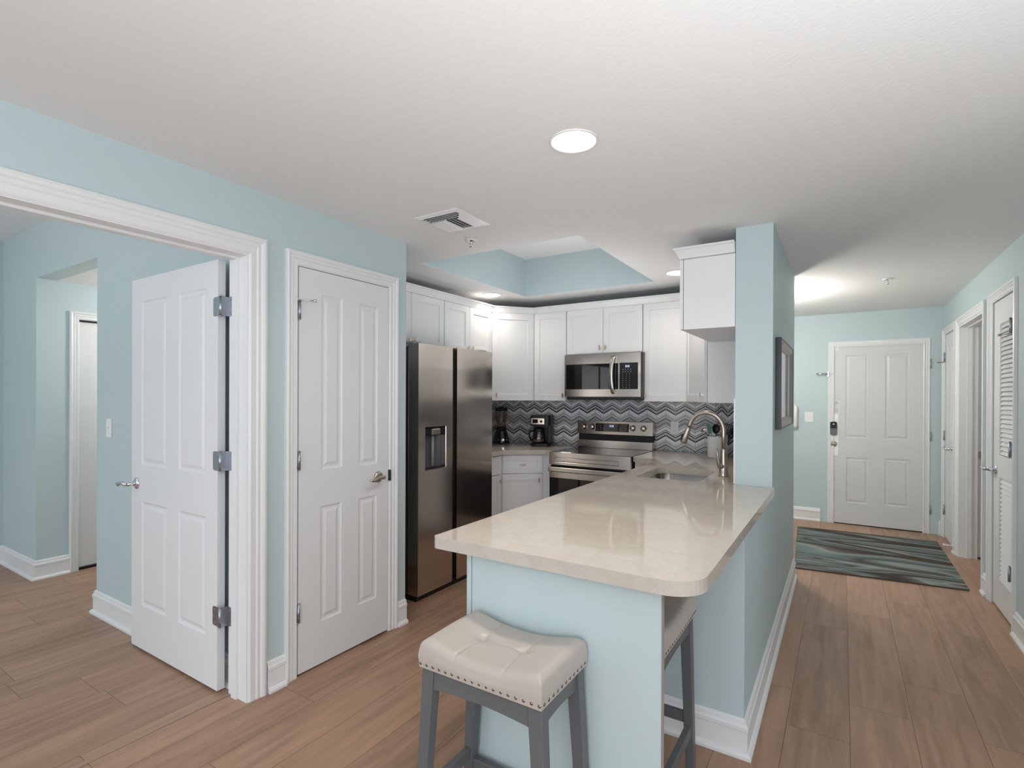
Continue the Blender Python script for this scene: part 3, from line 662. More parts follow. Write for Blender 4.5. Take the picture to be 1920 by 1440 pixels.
for k, (y0, y1) in enumerate(((3.430, 3.779), (3.783, 4.130))):
    dd = shaker(c2, frame((FX+0.020, y0, 1.797), (0, 1, 0), (-1, 0, 0)), y1-y0, 0.4175)
    pull(dd, frame((FX+0.020, (y1-0.028) if k == 0 else y0+0.030, 1.84), (0, 1, 0), (-1, 0, 0)))
YF = 4.48
# left diagonal corner
c3 = cabinet('corner_wall_cabinet', (-2.95, 4.55, UZ0), 'white diagonal corner wall cabinet above the blender')
pA, pB = Vector((FX, 4.155, 0)), Vector((-2.585, YF, 0))
carcass(c3, [(-3.215, 4.139), (FX, 4.139), (-2.572, YF), (-2.572, YB-0.012), (-3.215, YB-0.012)], UZ0, UZ1)
dv = (pB-pA).normalized(); nv = Vector((-dv.y, dv.x, 0)); st_ = pA-nv*0.0215+dv*0.004
dd = shaker(c3, frame((st_.x, st_.y, UZ0), dv, nv), (pB-pA).length-0.012, 0.847, fw=0.06)
q = st_+dv*0.045; pull(dd, frame((q.x, q.y, UZ0+0.055), dv, nv))
def face_y(parent, x0, x1, z0, z1, pulls, y=None, name='door', ph_=True, pz=None):
    y = YF if y is None else y
    M = frame((x0, y-0.021, z0), (1, 0, 0), (0, 1, 0)); dd = shaker(parent, M, x1-x0, z1-z0, name)
    if pulls is not None: pull(dd, frame((pulls, y-0.021, (z0+0.05) if pz is None else pz), (1, 0, 0), (0, 1, 0)))
    return dd
c4 = cabinet('wall_cabinet', (-2.39, 4.63, UZ0), 'single-door white wall cabinet left of the microwave, above the coffee maker')
carcass(c4, [(-2.568, YF), (-2.216, YF), (-2.216, YB-0.012), (-2.568, YB-0.012)], UZ0, UZ1); face_y(c4, -2.565, -2.220, UZ0, UZ1+0.0005, -2.245)
MZ = 1.80
c5 = cabinet('wall_cabinet', (-1.845, 4.63, MZ), 'short white double-door cabinet directly above the microwave')
carcass(c5, [(-2.213, YF), (-1.477, YF), (-1.477, YB-0.012), (-2.213, YB-0.012)], MZ, UZ1)
face_y(c5, -2.210, -1.847, MZ+0.004, UZ1+0.0005, -1.872); face_y(c5, -1.843, -1.480, MZ+0.004, UZ1+0.0005, -1.818)
c6 = cabinet('wall_cabinet', (-1.28, 4.63, UZ0), 'single-door white wall cabinet right of the microwave, above the outlet')
carcass(c6, [(-1.474, YF), (-1.094, YF), (-1.094, YB-0.012), (-1.474, YB-0.012)], UZ0, UZ1); face_y(c6, -1.470, -1.098, UZ0, UZ1+0.0005, -1.447)
c7 = cabinet('corner_wall_cabinet', (-0.8, 4.4, UZ0), 'white angled corner wall cabinet above the utensil crock')
carcass(c7, [(-1.090, YF), (-0.826, 3.955), (-0.512, 3.955), (-0.512, 4.36), (-0.94, YB-0.012), (-1.090, YB-0.012)], UZ0, UZ1)
pA, pB = Vector((-1.090, YF, 0)), Vector((-0.826, 3.955, 0)); dv = (pB-pA).normalized(); nv = Vector((-dv.y, dv.x, 0)); st_ = pA-nv*0.0215+dv*0.012
dd = shaker(c7, frame((st_.x, st_.y, UZ0), dv, nv), (pB-pA).length-0.022, 0.847)
q = st_+dv*((pB-pA).length-0.075); pull(dd, frame((q.x, q.y, UZ0+0.055), dv, nv), mt=chrome)
q = st_+dv*0.02
b = MB(); b.box(-0.822, -0.515, 3.950, 3.9545, UZ0-0.004, UZ1); lbl(b.build('end_panel', cab_w, c7), 'plain white end panel')
# over-sink cabinet
SZ = 1.803
c8 = cabinet('wall_cabinet', (-0.66, 3.55, SZ), 'short white wall cabinet fixed to the aqua pillar above the sink')
carcass(c8, [(-0.795, 3.150), (-0.512, 3.150), (-0.512, 3.948), (-0.795, 3.948)], SZ, UZ1)
b = MB(); b.box(-0.795, -0.765, 3.1455, 3.150, SZ, UZ1); b.box(-0.765, -0.512, 3.1475, 3.150, SZ, UZ1); b.build('end_panel', cab_w, c8)
for y0, y1 in ((3.545, 3.148), (3.945, 3.549)):
    dd = shaker(c8, frame((-0.818, y0, SZ+0.003), (0, -1, 0), (1, 0, 0)), y0-y1, UZ1-SZ-0.003)
    pull(dd, frame((-0.818, 3.575 if y0 > 3.6 else 3.52, SZ+0.05), (0, -1, 0), (1, 0, 0)), mt=chrome)
# crown moulding running along the tops
CR = [(0, -0.036), (0.022, -0.036), (0.024, -0.028), (0.042, 0.008), (0.052, 0.015), (0.052, 0.024), (0, 0.024)]
CR = [(a, z+UZ1+0.038) for a, z in CR]
b = MB(); b.sweep([(FX, 2.66, 0), (FX, 4.150, 0), (-2.590, YF, 0), (-1.090, YF, 0), (-0.826, 3.955, 0), (-0.795, 3.955, 0), (-0.795, 3.148, 0), (-0.512, 3.148, 0)], CR, (0, 0, 1), flip=True)
tag(b.build('crown_moulding', cab_w), 'white crown moulding running along the tops of all the wall cabinets', 'moulding')

# base cabinets
def base_front(parent, A, B_, drawer=True, gap=0.010, pside=1, mt=None, pm=None):
    A, B_ = Vector((*A, 0)), Vector((*B_, 0)); dv = (B_-A).normalized(); nv = Vector((-dv.y, dv.x, 0)); L_ = (B_-A).length-2*gap; s0 = A+dv*gap-nv*0.020
    zt_ = 0.865
    if drawer:
        dr = shaker(parent, frame((s0.x, s0.y, 0.702), dv, nv), L_, zt_-0.702, 'drawer', fw=0.045, mt=mt)
        q = s0+dv*L_/2; pull(dr, frame((q.x, q.y, 0.782), dv, nv), 0.05, False)
        zt_ = 0.696
    dd = shaker(parent, frame((s0.x, s0.y, 0.105), dv, nv), L_, zt_-0.105, 'door', mt=mt)
    q = s0+dv*(L_-0.035 if pside > 0 else 0.035); pull(dd, frame((q.x, q.y, 0.640), dv, nv))
b1 = cabinet('base_cabinet', (-2.9, 3.75, 0), 'white base cabinet right beside the fridge, with drawer over door', 'base cabinet')
carcass(b1, [(-3.215, 3.535), (-2.640, 3.535), (-2.640, 3.985), (-3.215, 3.985)], 0.10, 0.872)
b = MB(); b.box(-3.215, -2.69, 3.535, 3.985, 0, 0.10); b.build('toe_kick', cab_w, b1)
base_front(b1, (-2.640, 3.535), (-2.640, 3.965), pside=1)
b2 = cabinet('corner_base_cabinet', (-2.8, 4.4, 0), 'white corner base cabinet with one drawer and door, left of the range', 'base cabinet')
carcass(b2, [(-3.215, 3.989), (-2.640, 3.989), (-2.335, 4.235), (-2.212, 4.235), (-2.212, YB-0.01), (-3.215, YB-0.01)], 0.10, 0.872)
b = MB(); b.prism([(-3.215, 3.989), (-2.69, 3.989), (-2.37, 4.29), (-2.215, 4.29), (-2.215, YB-0.01), (-3.215, YB-0.01)], 0, 0.10); b.build('toe_kick', cab_w, b2)
base_front(b2, (-2.640, 3.992), (-2.338, 4.235), pside=1)
b3 = cabinet('corner_base_cabinet', (-1.0, 4.4, 0), 'white angled corner base cabinet between range and sink cabinet', 'base cabinet')
carcass(b3, [(-1.446, 4.185), (-1.375, 4.185), (-1.175, 3.965), (-0.515, 3.965), (-0.515, 4.365), (-0.937, YB-0.012), (-1.446, YB-0.012)], 0.10, 0.872)
b = MB(); b.prism([(-1.44, 4.24), (-1.35, 4.24), (-1.12, 4.0), (-0.52, 3.99), (-0.52, 4.36), (-0.94, YB-0.02), (-1.44, YB-0.02)], 0, 0.10); b.build('toe_kick', cab_w, b3)
base_front(b3, (-1.375, 4.185), (-1.180, 3.970), drawer=False)
b4 = cabinet('sink_base_cabinet', (-0.85, 3.5, 0), 'white base cabinets under the sink, doors facing the range', 'base cabinet')
bb = MB()      # open-topped carcass so that the sink bowl hangs in it
bb.box(-1.165, -0.515, 3.16, 3.178, 0.10, 0.872); bb.box(-1.165, -0.515, 3.943, 3.961, 0.10, 0.872); bb.box(-1.165, -1.147, 3.178, 3.943, 0.10, 0.872); bb.box(-0.533, -0.515, 3.178, 3.943, 0.10, 0.872); bb.box(-1.147, -0.533, 3.178, 3.943, 0.10, 0.118)
bb.build('carcass', cab_w, b4)
b = MB(); b.box(-1.11, -0.515, 3.16, 3.961, 0, 0.10); b.build('toe_kick', cab_w, b4)
for y0, y1 in ((3.955, 3.56), (3.56, 3.165)): base_front(b4, (-1.165, y0), (-1.165, y1), drawer=False, gap=0.003)
b5 = cabinet('base_cabinet', (-0.85, 2.7, 0), 'white base cabinet inside the peninsula, between sink and aqua half wall', 'base cabinet')
carcass(b5, [(-1.165, 2.305), (-0.465, 2.305), (-0.465, 3.140), (-0.515, 3.156), (-1.165, 3.156)], 0.10, 0.872)
b = MB(); b.box(-1.11, -0.47, 2.305, 3.14, 0, 0.10); b.build('toe_kick', cab_w, b5)
for y0, y1 in ((3.155, 2.73), (2.73, 2.307)): base_front(b5, (-1.165, y0), (-1.165, y1), gap=0.003)

# worktops
def worktop(name, outline, holes, z0, z1, label):
    bm = bmesh.new(); rings = []
    for z in (z0, z1):
        eds = []; rr_ = []
        for loop in [outline]+holes:
            vs_ = [bm.verts.new((x, y, z)) for x, y in loop]; rr_.append(vs_)
            for i in range(len(vs_)): eds.append(bm.edges.new((vs_[i], vs_[(i+1) % len(vs_)])))
        bmesh.ops.triangle_fill(bm, use_beauty=True, use_dissolve=False, edges=eds, normal=(0, 0, 1)); rings.append(rr_)
    for lo, hi in zip(*rings):
        n = len(lo)
        for i in range(n): bm.faces.new((lo[i], lo[(i+1) % n], hi[(i+1) % n], hi[i]))
    bmesh.ops.recalc_face_normals(bm, faces=bm.faces)
    me = bpy.data.meshes.new(name); bm.to_mesh(me); bm.free(); me.materials.append(quartz)
    o = bpy.data.objects.new(name, me); COL.objects.link(o)
    bv = o.modifiers.new('bevel', 'BEVEL'); bv.width = 0.004; bv.segments = 2; bv.limit_method = 'ANGLE'; bv.angle_limit = math.radians(50)
    return tag(o, label, 'worktop')
CT0, CT = 0.874, 0.915
out = rrect(-1.205, -0.308, 1.388, 3.141, (0.018, 0.105, 0, 0), 10)
out = [p for p in out if p[1] < 3.0]+[(-0.308, 3.141), (-0.513, 3.141), (-0.513, 4.371), (-0.937, YB-0.009), (-1.449, YB-0.009), (-1.449, 4.150), (-1.205, 3.935)]
SK = (-1.078, -0.700, 3.115, 3.665)
worktop('peninsula_worktop', out, [rrect(*SK, (0.05, 0.05, 0.07, 0.07), 6)[::-1]], CT0, CT, 'cream quartz peninsula worktop with rounded corner and sink cut-out')
worktop('worktop', [(-3.21, 3.532), (-2.600, 3.532), (-2.600, 3.965), (-2.300, 4.205), (-2.2115, 4.205), (-2.2115, YB-0.009), (-3.21, YB-0.009)], [], CT0, CT, 'cream quartz worktop between fridge and range, under blender and coffee maker')
# support panel at the end of the peninsula
sp_ = thing('support_panel', (-0.75, 1.44, 0), 'pale aqua panel holding up the front end of the peninsula worktop', 'panel')
b = MB(); b.box(-1.063, -0.417, 1.428, 1.450, 0.0, CT0-0.001, 0.001); b.build('panel', panel_lt, sp_)
b = MB(); b.box(-1.083, -1.0645, 1.424, 1.475, 0.0, CT0-0.001, 0.0015); lbl(b.build('edge_strip', panel_lt, sp_), 'narrow edge strip at the left side')
b = MB(); b.box(-0.4165, -0.4145, 1.4285, 1.4495, 0.0, CT0-0.001); lbl(b.build('edge_band', mat('taupe_edge_band', (0.36, 0.33, 0.31), 0.5), sp_), 'taupe edge band')

# sink
sk = thing('sink', (-0.889, 3.39, CT0), 'stainless steel undermount sink let into the peninsula worktop', 'sink')
b = MB()
def bowl(x0, x1, y0, y1, z0):
    lo = rrect(x0+0.012, x1-0.012, y0+0.012, y1-0.012, (0.05,)*4, 6); hi = rrect(x0, x1, y0, y1, (0.05, 0.05, 0.07, 0.07), 6)
    V0 = [b._v((x, y, CT0-0.001)) for x, y in hi]; V1 = [b._v((x, y, z0+0.02)) for x, y in lo]; lo2 = rrect(x0+0.03, x1-0.03, y0+0.03, y1-0.03, (0.04,)*4, 6); V2 = [b._v((x, y, z0)) for x, y in lo2]
    n = len(V0)
    for A, B_ in ((V0, V1), (V1, V2)):
        for i in range(n): b._f([A[(i+1) % n], A[i], B_[i], B_[(i+1) % n]], True)
    b._f(V2)
bowl(SK[0]-0.004, SK[1]+0.004, SK[2]-0.004, SK[3]+0.004, 0.69)
b.build('bowl', steelin, sk, recalc=False)
b = MB(); b.lathe([(0, 0.001), (0.03, 0.001), (0.042, 0.003), (0.044, 0.0)], (-0.889, 3.5, 0.690), 24); b.build('drain', chrome, sk)
b = MB(); b.box(SK[0]+0.02, SK[1]-0.02, SK[2]+0.085, SK[2]+0.100, 0.70, 0.872, 0.003); b.build('divider', steelin, sk)

# faucet
fx, fy = -0.620, 3.432
fc = thing('faucet', (fx, fy, CT), 'brushed nickel high-arc pull-down faucet beside the sink', 'faucet')
b = MB(); b.lathe([(0.031, 0), (0.031, 0.006), (0.027, 0.010), (0.024, 0.05), (0.020, 0.12), (0.0175, 0.165), (0.0165, 0.170)], (fx, fy, CT+0.0005), 24); b.build('body', nickel, fc)
R_ = 0.112; zc = 1.195; pts = [(fx, fy, 1.08), (fx, fy, zc-0.03)]
dx_, dy_ = -0.98, 0.18
for k in range(0, 17):
    a = k/16*math.radians(165); rr_ = R_*(1-math.cos(a)); pts.append((fx+dx_*rr_, fy+dy_*rr_, zc+R_*math.sin(a)))
ax = Vector(pts[-1])-Vector(pts[-2]); ax.normalize(); e1 = Vector(pts[-1])+ax*0.01
b = MB(); b.tube(pts+[tuple(e1)], 0.0135, 14); b.build('spout', nickel, fc)
h0 = e1+ax*0.001
b = MB(); b.tube([h0, h0+ax*0.02, h0+ax*0.06, h0+ax*0.105, h0+ax*0.112], [0.0145, 0.0165, 0.0185, 0.0225, 0.020], 16); b.build('spray_head', nickel, fc)
b = MB(); qh = h0+ax*0.07; b.tube([qh+Vector((-0.017, -0.008, 0.014)), qh+Vector((-0.023, -0.01, -0.02))], 0.006, 8); b.build('spray_button', black, fc)
b = MB(); b.tube([(fx-0.006, fy-0.012, CT+0.062), (fx-0.016, fy-0.036, CT+0.064)], 0.016, 14); b.tube([(fx-0.014, fy-0.032, CT+0.055), (fx-0.022, fy-0.040, CT+0.085), (fx-0.027, fy-0.044, CT+0.13), (fx-0.031, fy-0.048, CT+0.172)], [0.013, 0.009, 0.007, 0.0065], 12); b.build('handle', nickel, fc)

# ------------------------------------------------------------------ fridge
fr = thing('refrigerator', (-2.83, 3.08, 0), 'tall stainless steel side-by-side refrigerator with a water dispenser in its left door', 'refrigerator')
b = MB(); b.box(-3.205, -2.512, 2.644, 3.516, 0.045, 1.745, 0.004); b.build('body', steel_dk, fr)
b = MB(); b.box(-3.19, -2.45, 2.655, 3.505, 0.0, 0.045); lbl(b.build('base_grille', rubber, fr), 'black base grille')
FXd = -2.420
MF = frame((FXd, 2.640, 0.045), (0, 1, 0), (-1, 0, 0))
b = MB(); b.M = MF; b.slab(0.366, 1.719, 0.088, [(0.068, 0.293, 0.847, 1.146)], [(0, 0), (0.003, 0.004), (0.004, 0.060)], pmi=1)
ld = b.build('left_door', [steel_fr, darkin], fr)
b = MB(); b.box(-2.476, -2.4675, 2.7135, 2.928, 0.895, 1.183); b.build('dispenser_recess', mat('dispenser_liner', (0.09, 0.09, 0.10), 0.25), ld)
b = MB(); b.box(-2.466, -2.424, 2.7135, 2.928, 1.128, 1.184, 0.004); b.build('dispenser_head', black, ld)
b = MB(); b.box(-2.442, -2.416, 2.780, 2.868, 1.130, 1.178, 0.008, 2); b.build('dispenser_lever', nickel, ld)
b = MB(); b.tube([(-2.452, 2.822, 0.91), (-2.452, 2.822, 1.14)], 0.010, 12); b.build('dispenser_paddle', greyp, ld)
b = MB(); b.box(-2.466, -2.423, 2.715, 2.926, 0.893, 0.902, 0.002); b.build('drip_tray', black, ld)
b = MB(); b.M = frame((FXd, 3.057, 0.045), (0, 1, 0), (-1, 0, 0)); b.slab(0.460, 1.719, 0.088, [], SHK)
rd = b.build('right_door', steel_fr, fr)
b = MB(); b.box(-2.495, -2.462, 3.008, 3.055, 0.06, 1.755); lbl(b.build('centre_recess', rubber, fr), 'black grip recess between the doors')
for y in (2.645, 3.43):
    b = MB(); b.box(-2.56, -2.47, y, y+0.08, 1.746, 1.780, 0.005); b.build('hinge_cover', greyp, fr)

# ------------------------------------------------------------------ range
rx0, rx1, ry = -2.206, -1.456, 4.105
rg = thing('range', (-1.83, 4.42, 0), 'stainless steel electric range with black glass top and oven door', 'oven')
b = MB(); b.box(rx0+0.004, rx1-0.004, ry+0.03, YB-0.03, 0.06, 0.900); b.build('body', rubber, rg)
b = MB(); b.box(rx0+0.03, rx1-0.03, ry+0.05, YB-0.05, 0, 0.06); b.build('plinth', rubber, rg)
b = MB(); b.box(rx0, rx1, ry+0.02, YB-0.105, 0.901, 0.917, 0.003); cooktop = b.build('cooktop', blackglass, rg)
ringm = mat('burner_mark', (0.05, 0.05, 0.052), 0.2)
for x, y, r in ((-2.02, 4.30, 0.095), (-1.65, 4.30, 0.075), (-2.02, 4.54, 0.075), (-1.65, 4.54, 0.095)):
    b = MB(); b.tube([(x+r*math.cos(2*PI*k/40), y+r*math.sin(2*PI*k/40), 0.9168) for k in range(41)], 0.0006, 4, cap=False); b.build('burner_ring', ringm, cooktop)
b = MB(); b.M = frame((rx0, ry, 0.806), (1, 0, 0), (0, 1, 0)); b.slab(rx1-rx0, 0.109, 0.03, [(0.055, rx1-rx0-0.10, 0.022, 0.066)], [(0, 0), (0.004, 0.004), (0.009, 0.001)])
b.build('front_fascia', steel, rg)
b = MB(); b.M = frame((rx0+0.003, ry+0.004, 0.235), (1, 0, 0), (0, 1, 0)); b.slab(rx1-rx0-0.006, 0.555, 0.028, [], SHK); od = b.build('oven_door', blackglass, rg)
b = MB(); b.box(rx0+0.003, rx1-0.003, ry-0.002, ry+0.0035, 0.690, 0.752, 0.001); b.build('door_rail', steel, od)
b = MB(); b.box(rx0+0.012, rx1-0.012, ry-0.052, ry-0.030, 0.748, 0.790, 0.008, 3)
for x in (rx0+0.03, rx1-0.05): b.box(x, x+0.02, ry-0.034, ry-0.001, 0.744, 0.782, 0.003)
b.build('handle', steel, od)
b = MB(); b.M = frame((rx0+0.003, ry+0.004, 0.065), (1, 0, 0), (0, 1, 0)); b.slab(rx1-rx0-0.006, 0.16, 0.028, [], SHK); b.build('drawer', steel, rg)
by = YB-0.105
b = MB(); b.box(rx0+0.004, rx1-0.004, by, YB-0.030, 0.917, 0.990, 0.002); bgd = b.build('backguard', steel, rg)
b = MB(); b.box(rx0+0.010, rx1-0.006, by+0.012, YB-0.03, 0.990, 1.055); b.build('vent_gap', rubber, bgd)
# control panel, tilted slightly back
def ctl(x, z): return (x, by-0.008+0.10*(z-1.05), z)
b = MB(); z0, z1 = 1.050, 1.172
vs4 = [(rx0, by-0.010, z0), (rx1, by-0.010, z0), (rx1, by+0.006, z1), (rx0, by+0.006, z1)]; bk = [(rx0, YB-0.03, z0), (rx1, YB-0.03, z0), (rx1, YB-0.03, z1), (rx0, YB-0.03, z1)]
A = [b._v(p) for p in vs4]; B_ = [b._v(p) for p in bk]; b._f(A); b._f(B_[::-1])
for i in range(4): b._f([A[i], A[(i+1) % 4], B_[(i+1) % 4], B_[i]])
cp = b.build('control_panel', steel, rg)
tilt = math.atan2(0.016, 0.122)
MC = frame((rx0, by-0.0105, z0), (1, 0, 0), (0, 1, 0)) @ Matrix.Rotation(-tilt, 4, 'X')
W_ = rx1-rx0
for u in (0.085, 0.205, 0.765, 0.905):
    b = MB(); b.M = MC; b.lathe([(0, -0.030), (0.021, -0.030), (0.0235, -0.026), (0.024, -0.006), (0.027, -0.002), (0.028, 0)], (u*W_*0.965+0.01, 0, 0.066), 20, 'Y'); b.box(u*W_*0.965+0.010-0.003, u*W_*0.965+0.010+0.003, -0.034, -0.03, 0.045, 0.087)
    b.build('control_knob', steel, rg)
b = MB(); b.M = MC; b.box(0.255*W_, 0.700*W_, -0.002, 0.004, 0.026, 0.104, 0.001); dp = b.build('control_display', blackglass, rg)
b = MB(); b.M = MC
def digit(x, z, h_, segs):
    w2_ = h_*0.5; t_ = h_*0.14
    S_ = {'a': (0, w2_, h_-t_, h_), 'g': (0, w2_, h_/2-t_/2, h_/2+t_/2), 'd': (0, w2_, 0, t_), 'f': (0, t_, h_/2, h_), 'b': (w2_-t_, w2_, h_/2, h_), 'e': (0, t_, 0, h_/2), 'c': (w2_-t_, w2_, 0, h_/2)}
    for s_ in segs: a0, a1, c0, c1_ = S_[s_]; b.box(x+a0, x+a1, -0.0032, -0.0024, z+c0, z+c1_)
for i_, s_ in enumerate(('abgcd', 'afgcd', 'abcdef')): digit(0.445*W_+0.016*i_, 0.070, 0.018, s_)
b.build('clock_digits', display, dp)
b = MB(); b.M = MC
for i_ in range(3):
    for j in range(3): b.box(0.275*W_+i_*0.032, 0.275*W_+i_*0.032+0.014, -0.0032, -0.0022, 0.040+j*0.020, 0.043+j*0.020)
b.build('button_marks', keyink, dp); b = MB(); b.M = MC
for i_ in range(3):
    for j in range(3): b.box(0.565*W_+i_*0.032, 0.565*W_+i_*0.032+0.014, -0.0032, -0.0022, 0.040+j*0.020, 0.043+j*0.020)
b.build('button_marks', keyink, dp)

# ------------------------------------------------------------------ microwave
mx0, mx1, my, mz0, mz1 = -2.196, -1.468, 4.385, 1.408, 1.794
mw = thing('microwave', (-1.83, 4.6, mz0), 'stainless over-the-range microwave with black glass door', 'microwave')
b = MB(); b.box(mx0+0.012, mx1+0.012, my+0.028, YB-0.013, 1.392, mz1); b.build('body', mat('microwave_case', (0.05, 0.045, 0.042), 0.35), mw)
mw_w = mx1-mx0
b = MB(); b.M = frame((mx0, my, mz0), (1, 0, 0), (0, 1, 0)); b.slab(0.728*mw_w, mz1-mz0, 0.028, [(0.012, 0.722*mw_w, 0.066, 0.296)], [(0, 0), (0.001, 0.0015)], pmi=1); b.build('door', [steel, blackglass], mw)
b = MB(); b.M = frame((mx0+0.7285*mw_w, my, mz0), (1, 0, 0), (0, 1, 0)); b.slab(0.2715*mw_w, mz1-mz0, 0.028, [(0.006, 0.2715*mw_w-0.024, 0.066, 0.298)], [(0, 0), (0.001, 0.0015)], pmi=1); mc = b.build('control_panel', [steel, black], mw)
hx = mx0+0.665*mw_w
b = MB(); pts = [(hx, my-0.004, mz0+0.030), (hx-0.002, my-0.018, mz0+0.040)]+[(hx-0.003-0.012*math.sin(PI*k/8), my-0.020-0.008*math.sin(PI*k/8), mz0+0.045+k*(mz1-mz0-0.085)/8) for k in range(1, 8)]+[(hx-0.002, my-0.018, mz1-0.038), (hx, my-0.004, mz1-0.030)]
def ribbon(mb, pts, hw, ht):
    rings = []
    for i, p in enumerate(pts):
        t = (Vector(pts[min(i+1, len(pts)-1)])-Vector(pts[max(i-1, 0)])).normalized(); sx = Vector((1, 0, 0)); nn = t.cross(sx).normalized(); p = Vector(p)
        rings.append([mb._v(p+sx*a+nn*c_) for a, c_ in ((-hw, -ht), (hw, -ht), (hw, ht), (-hw, ht))])
    for a, c_ in zip(rings, rings[1:]):
        for k in range(4): mb._f([a[k], a[(k+1) % 4], c_[(k+1) % 4], c_[k]], k in (0, 2))
    mb._f(rings[0][::-1]); mb._f(rings[-1])
ribbon(b, pts, 0.016, 0.006); b.build('handle', steel, mw)
b = MB(); b.box(mx0+0.01, mx1+0.008, my+0.03, my+0.30, 1.380, 1.3915); b.build('vent_underside', rubber, mw)
b = MB()
def digit2(x, z, h_, segs):
    w2_ = h_*0.5; t_ = h_*0.16
    S_ = {'a': (0, w2_, h_-t_, h_), 'g': (0, w2_, h_/2-t_/2, h_/2+t_/2), 'd': (0, w2_, 0, t_), 'f': (0, t_, h_/2, h_), 'b': (w2_-t_, w2_, h_/2, h_), 'e': (0, t_, 0, h_/2), 'c': (w2_-t_, w2_, 0, h_/2)}
    for s_ in segs: a0, a1, c0, c1_ = S_[s_]; b.box(x+a0, x+a1, my-0.0005, my+0.0008, z+c0, z+c1_)
for i_, s_ in enumerate(('abgcd', 'afgcd', 'abcdef')): digit2(mx0+0.81*mw_w+0.0135*i_, mz0+0.258, 0.018, s_)
b.build('clock_digits', display, mc)
b = MB()
for r_ in range(9):
    for c_ in range(4 if r_ < 2 else 3):
        x = mx0+(0.775+c_*(0.032 if r_ < 2 else 0.042))*mw_w; z = mz0+0.236-r_*0.0195; w2_ = 0.009 if r_ < 2 else 0.006
        b.box(x, x+w2_, my-0.0002, my+0.0009, z, z+0.006)
b.build('keypad_marks', keyink, mc)

# ------------------------------------------------------------------ small things on the worktops
# blender
bx, by_ = -3.02, 4.56
bl = thing('blender', (bx, by_, CT), 'black countertop blender with a clear jar in the left corner', 'blender')
b = MB(); b.lathe([(0.088, 0.0), (0.092, 0.006), (0.088, 0.03), (0.072, 0.085), (0.060, 0.125), (0.058, 0.140)], (bx, by_, CT+0.0005), 28); base_ = b.build('motor_base', mat('glossy_black_plastic', (0.008, 0.008, 0.009), 0.12), bl)
for k, (dx, r_) in enumerate(((0.02, 0.014), (-0.03, 0.006), (0.055, 0.006))):
    b = MB(); d_ = Vector((0.55, -0.83, 0)); sd_ = Vector((0.83, 0.55, 0)); c_ = Vector((bx, by_, CT+0.045))+d_*0.082+sd_*dx
    b.tube([c_, c_+d_*0.012], [r_, r_*0.9], 14); b.build('control_knob', chrome if k == 0 else greyp, base_)
b = MB(); b.lathe([(0.058, 0.141), (0.058, 0.165), (0.050, 0.170), (0.050, 0.141)], (bx, by_, CT), 28); b.build('jar_collar', black, bl)
b = MB(); b.lathe([(0.047, 0.165), (0.056, 0.24), (0.063, 0.335), (0.066, 0.345), (0.063, 0.345), (0.053, 0.24), (0.043, 0.170)], (bx, by_, CT), 28)
jar = b.build('jar', smokeglass, bl)
b = MB(); b.tube([(bx+0.058, by_+0.03, CT+0.33), (bx+0.100, by_+0.05, CT+0.32), (bx+0.102, by_+0.05, CT+0.24), (bx+0.058, by_+0.028, CT+0.20)], 0.008, 10); b.build('jar_handle', smokeglass, jar)
b = MB(); b.lathe([(0.069, 0.343), (0.070, 0.365), (0.066, 0.372), (0.025, 0.373), (0.022, 0.384), (0, 0.385)], (bx, by_, CT), 28); b.build('lid', black, bl)
# coffee maker (turned towards the camera)
cmx, cmy = -2.545, 4.585
cm = thing('coffee_maker', (cmx, cmy, CT), 'black drip coffee maker with silver control plate and glass carafe', 'coffee maker')
MCm = Matrix.Translation((cmx, cmy, CT+0.0005)) @ Matrix.Rotation(0.30, 4, 'Z')
b = MB(); b.M = MCm; b.prism(rrect(-0.100, 0.105, -0.130, 0.105, (0.06, 0.06, 0.02, 0.02), 6), 0, 0.028); b.build('base', black, cm)
b = MB(); b.M = MCm; b.box(-0.098, 0.100, 0.020, 0.103, 0.028, 0.255, 0.01, 2); b.box(0.062, 0.100, -0.045, 0.03, 0.028, 0.24, 0.008, 2); b.build('tower', black, cm)
b = MB(); b.M = MCm; b.prism(rrect(-0.102, 0.104, -0.118, 0.104, (0.035, 0.035, 0.02, 0.02), 6), 0.205, 0.298); b.prism(rrect(-0.096, 0.098, -0.110, 0.10, (0.035, 0.035, 0.02, 0.02), 6), 0.298, 0.306); hd = b.build('brew_head', black, cm)
b = MB(); b.M = MCm; b.box(-0.088, 0.048, -0.1215, -0.117, 0.218, 0.278, 0.002); fp = b.build('control_plate', mat('warm_steel_plate', (0.62, 0.50, 0.40), 0.22, 1.0), hd)
b = MB(); b.M = MCm; b.box(-0.070, -0.018, -0.1235, -0.1212, 0.230, 0.268, 0.001); b.build('clock_window', blackglass, fp)
b = MB(); b.M = MCm; b.lathe([(0, -0.006), (0.012, -0.005), (0.013, 0)], (0.015, -0.1215, 0.247), 16, 'Y'); b.build('start_knob', black, fp)
b = MB(); b.M = MCm; b.lathe([(0.0, 0.030), (0.056, 0.031), (0.066, 0.050), (0.062, 0.10), (0.046, 0.145), (0.040, 0.160), (0.037, 0.160), (0.043, 0.145), (0.058, 0.10), (0.062, 0.05), (0.052, 0.035), (0.0, 0.034)], (-0.025, -0.050, 0), 28); cf = b.build('carafe', smokeglass, cm)
b = MB(); b.M = MCm; b.lathe([(0.047, 0.140), (0.050, 0.150), (0.050, 0.172), (0.030, 0.182), (0, 0.183)], (-0.025, -0.050, 0), 24); b.build('carafe_lid', black, cf)
b = MB(); b.M = MCm; b.lathe([(0, 0.0345), (0.0535, 0.0355), (0.059, 0.048), (0.057, 0.075), (0, 0.0755)], (-0.025, -0.050, 0), 24); b.build('carafe_reflector', amber, cf)
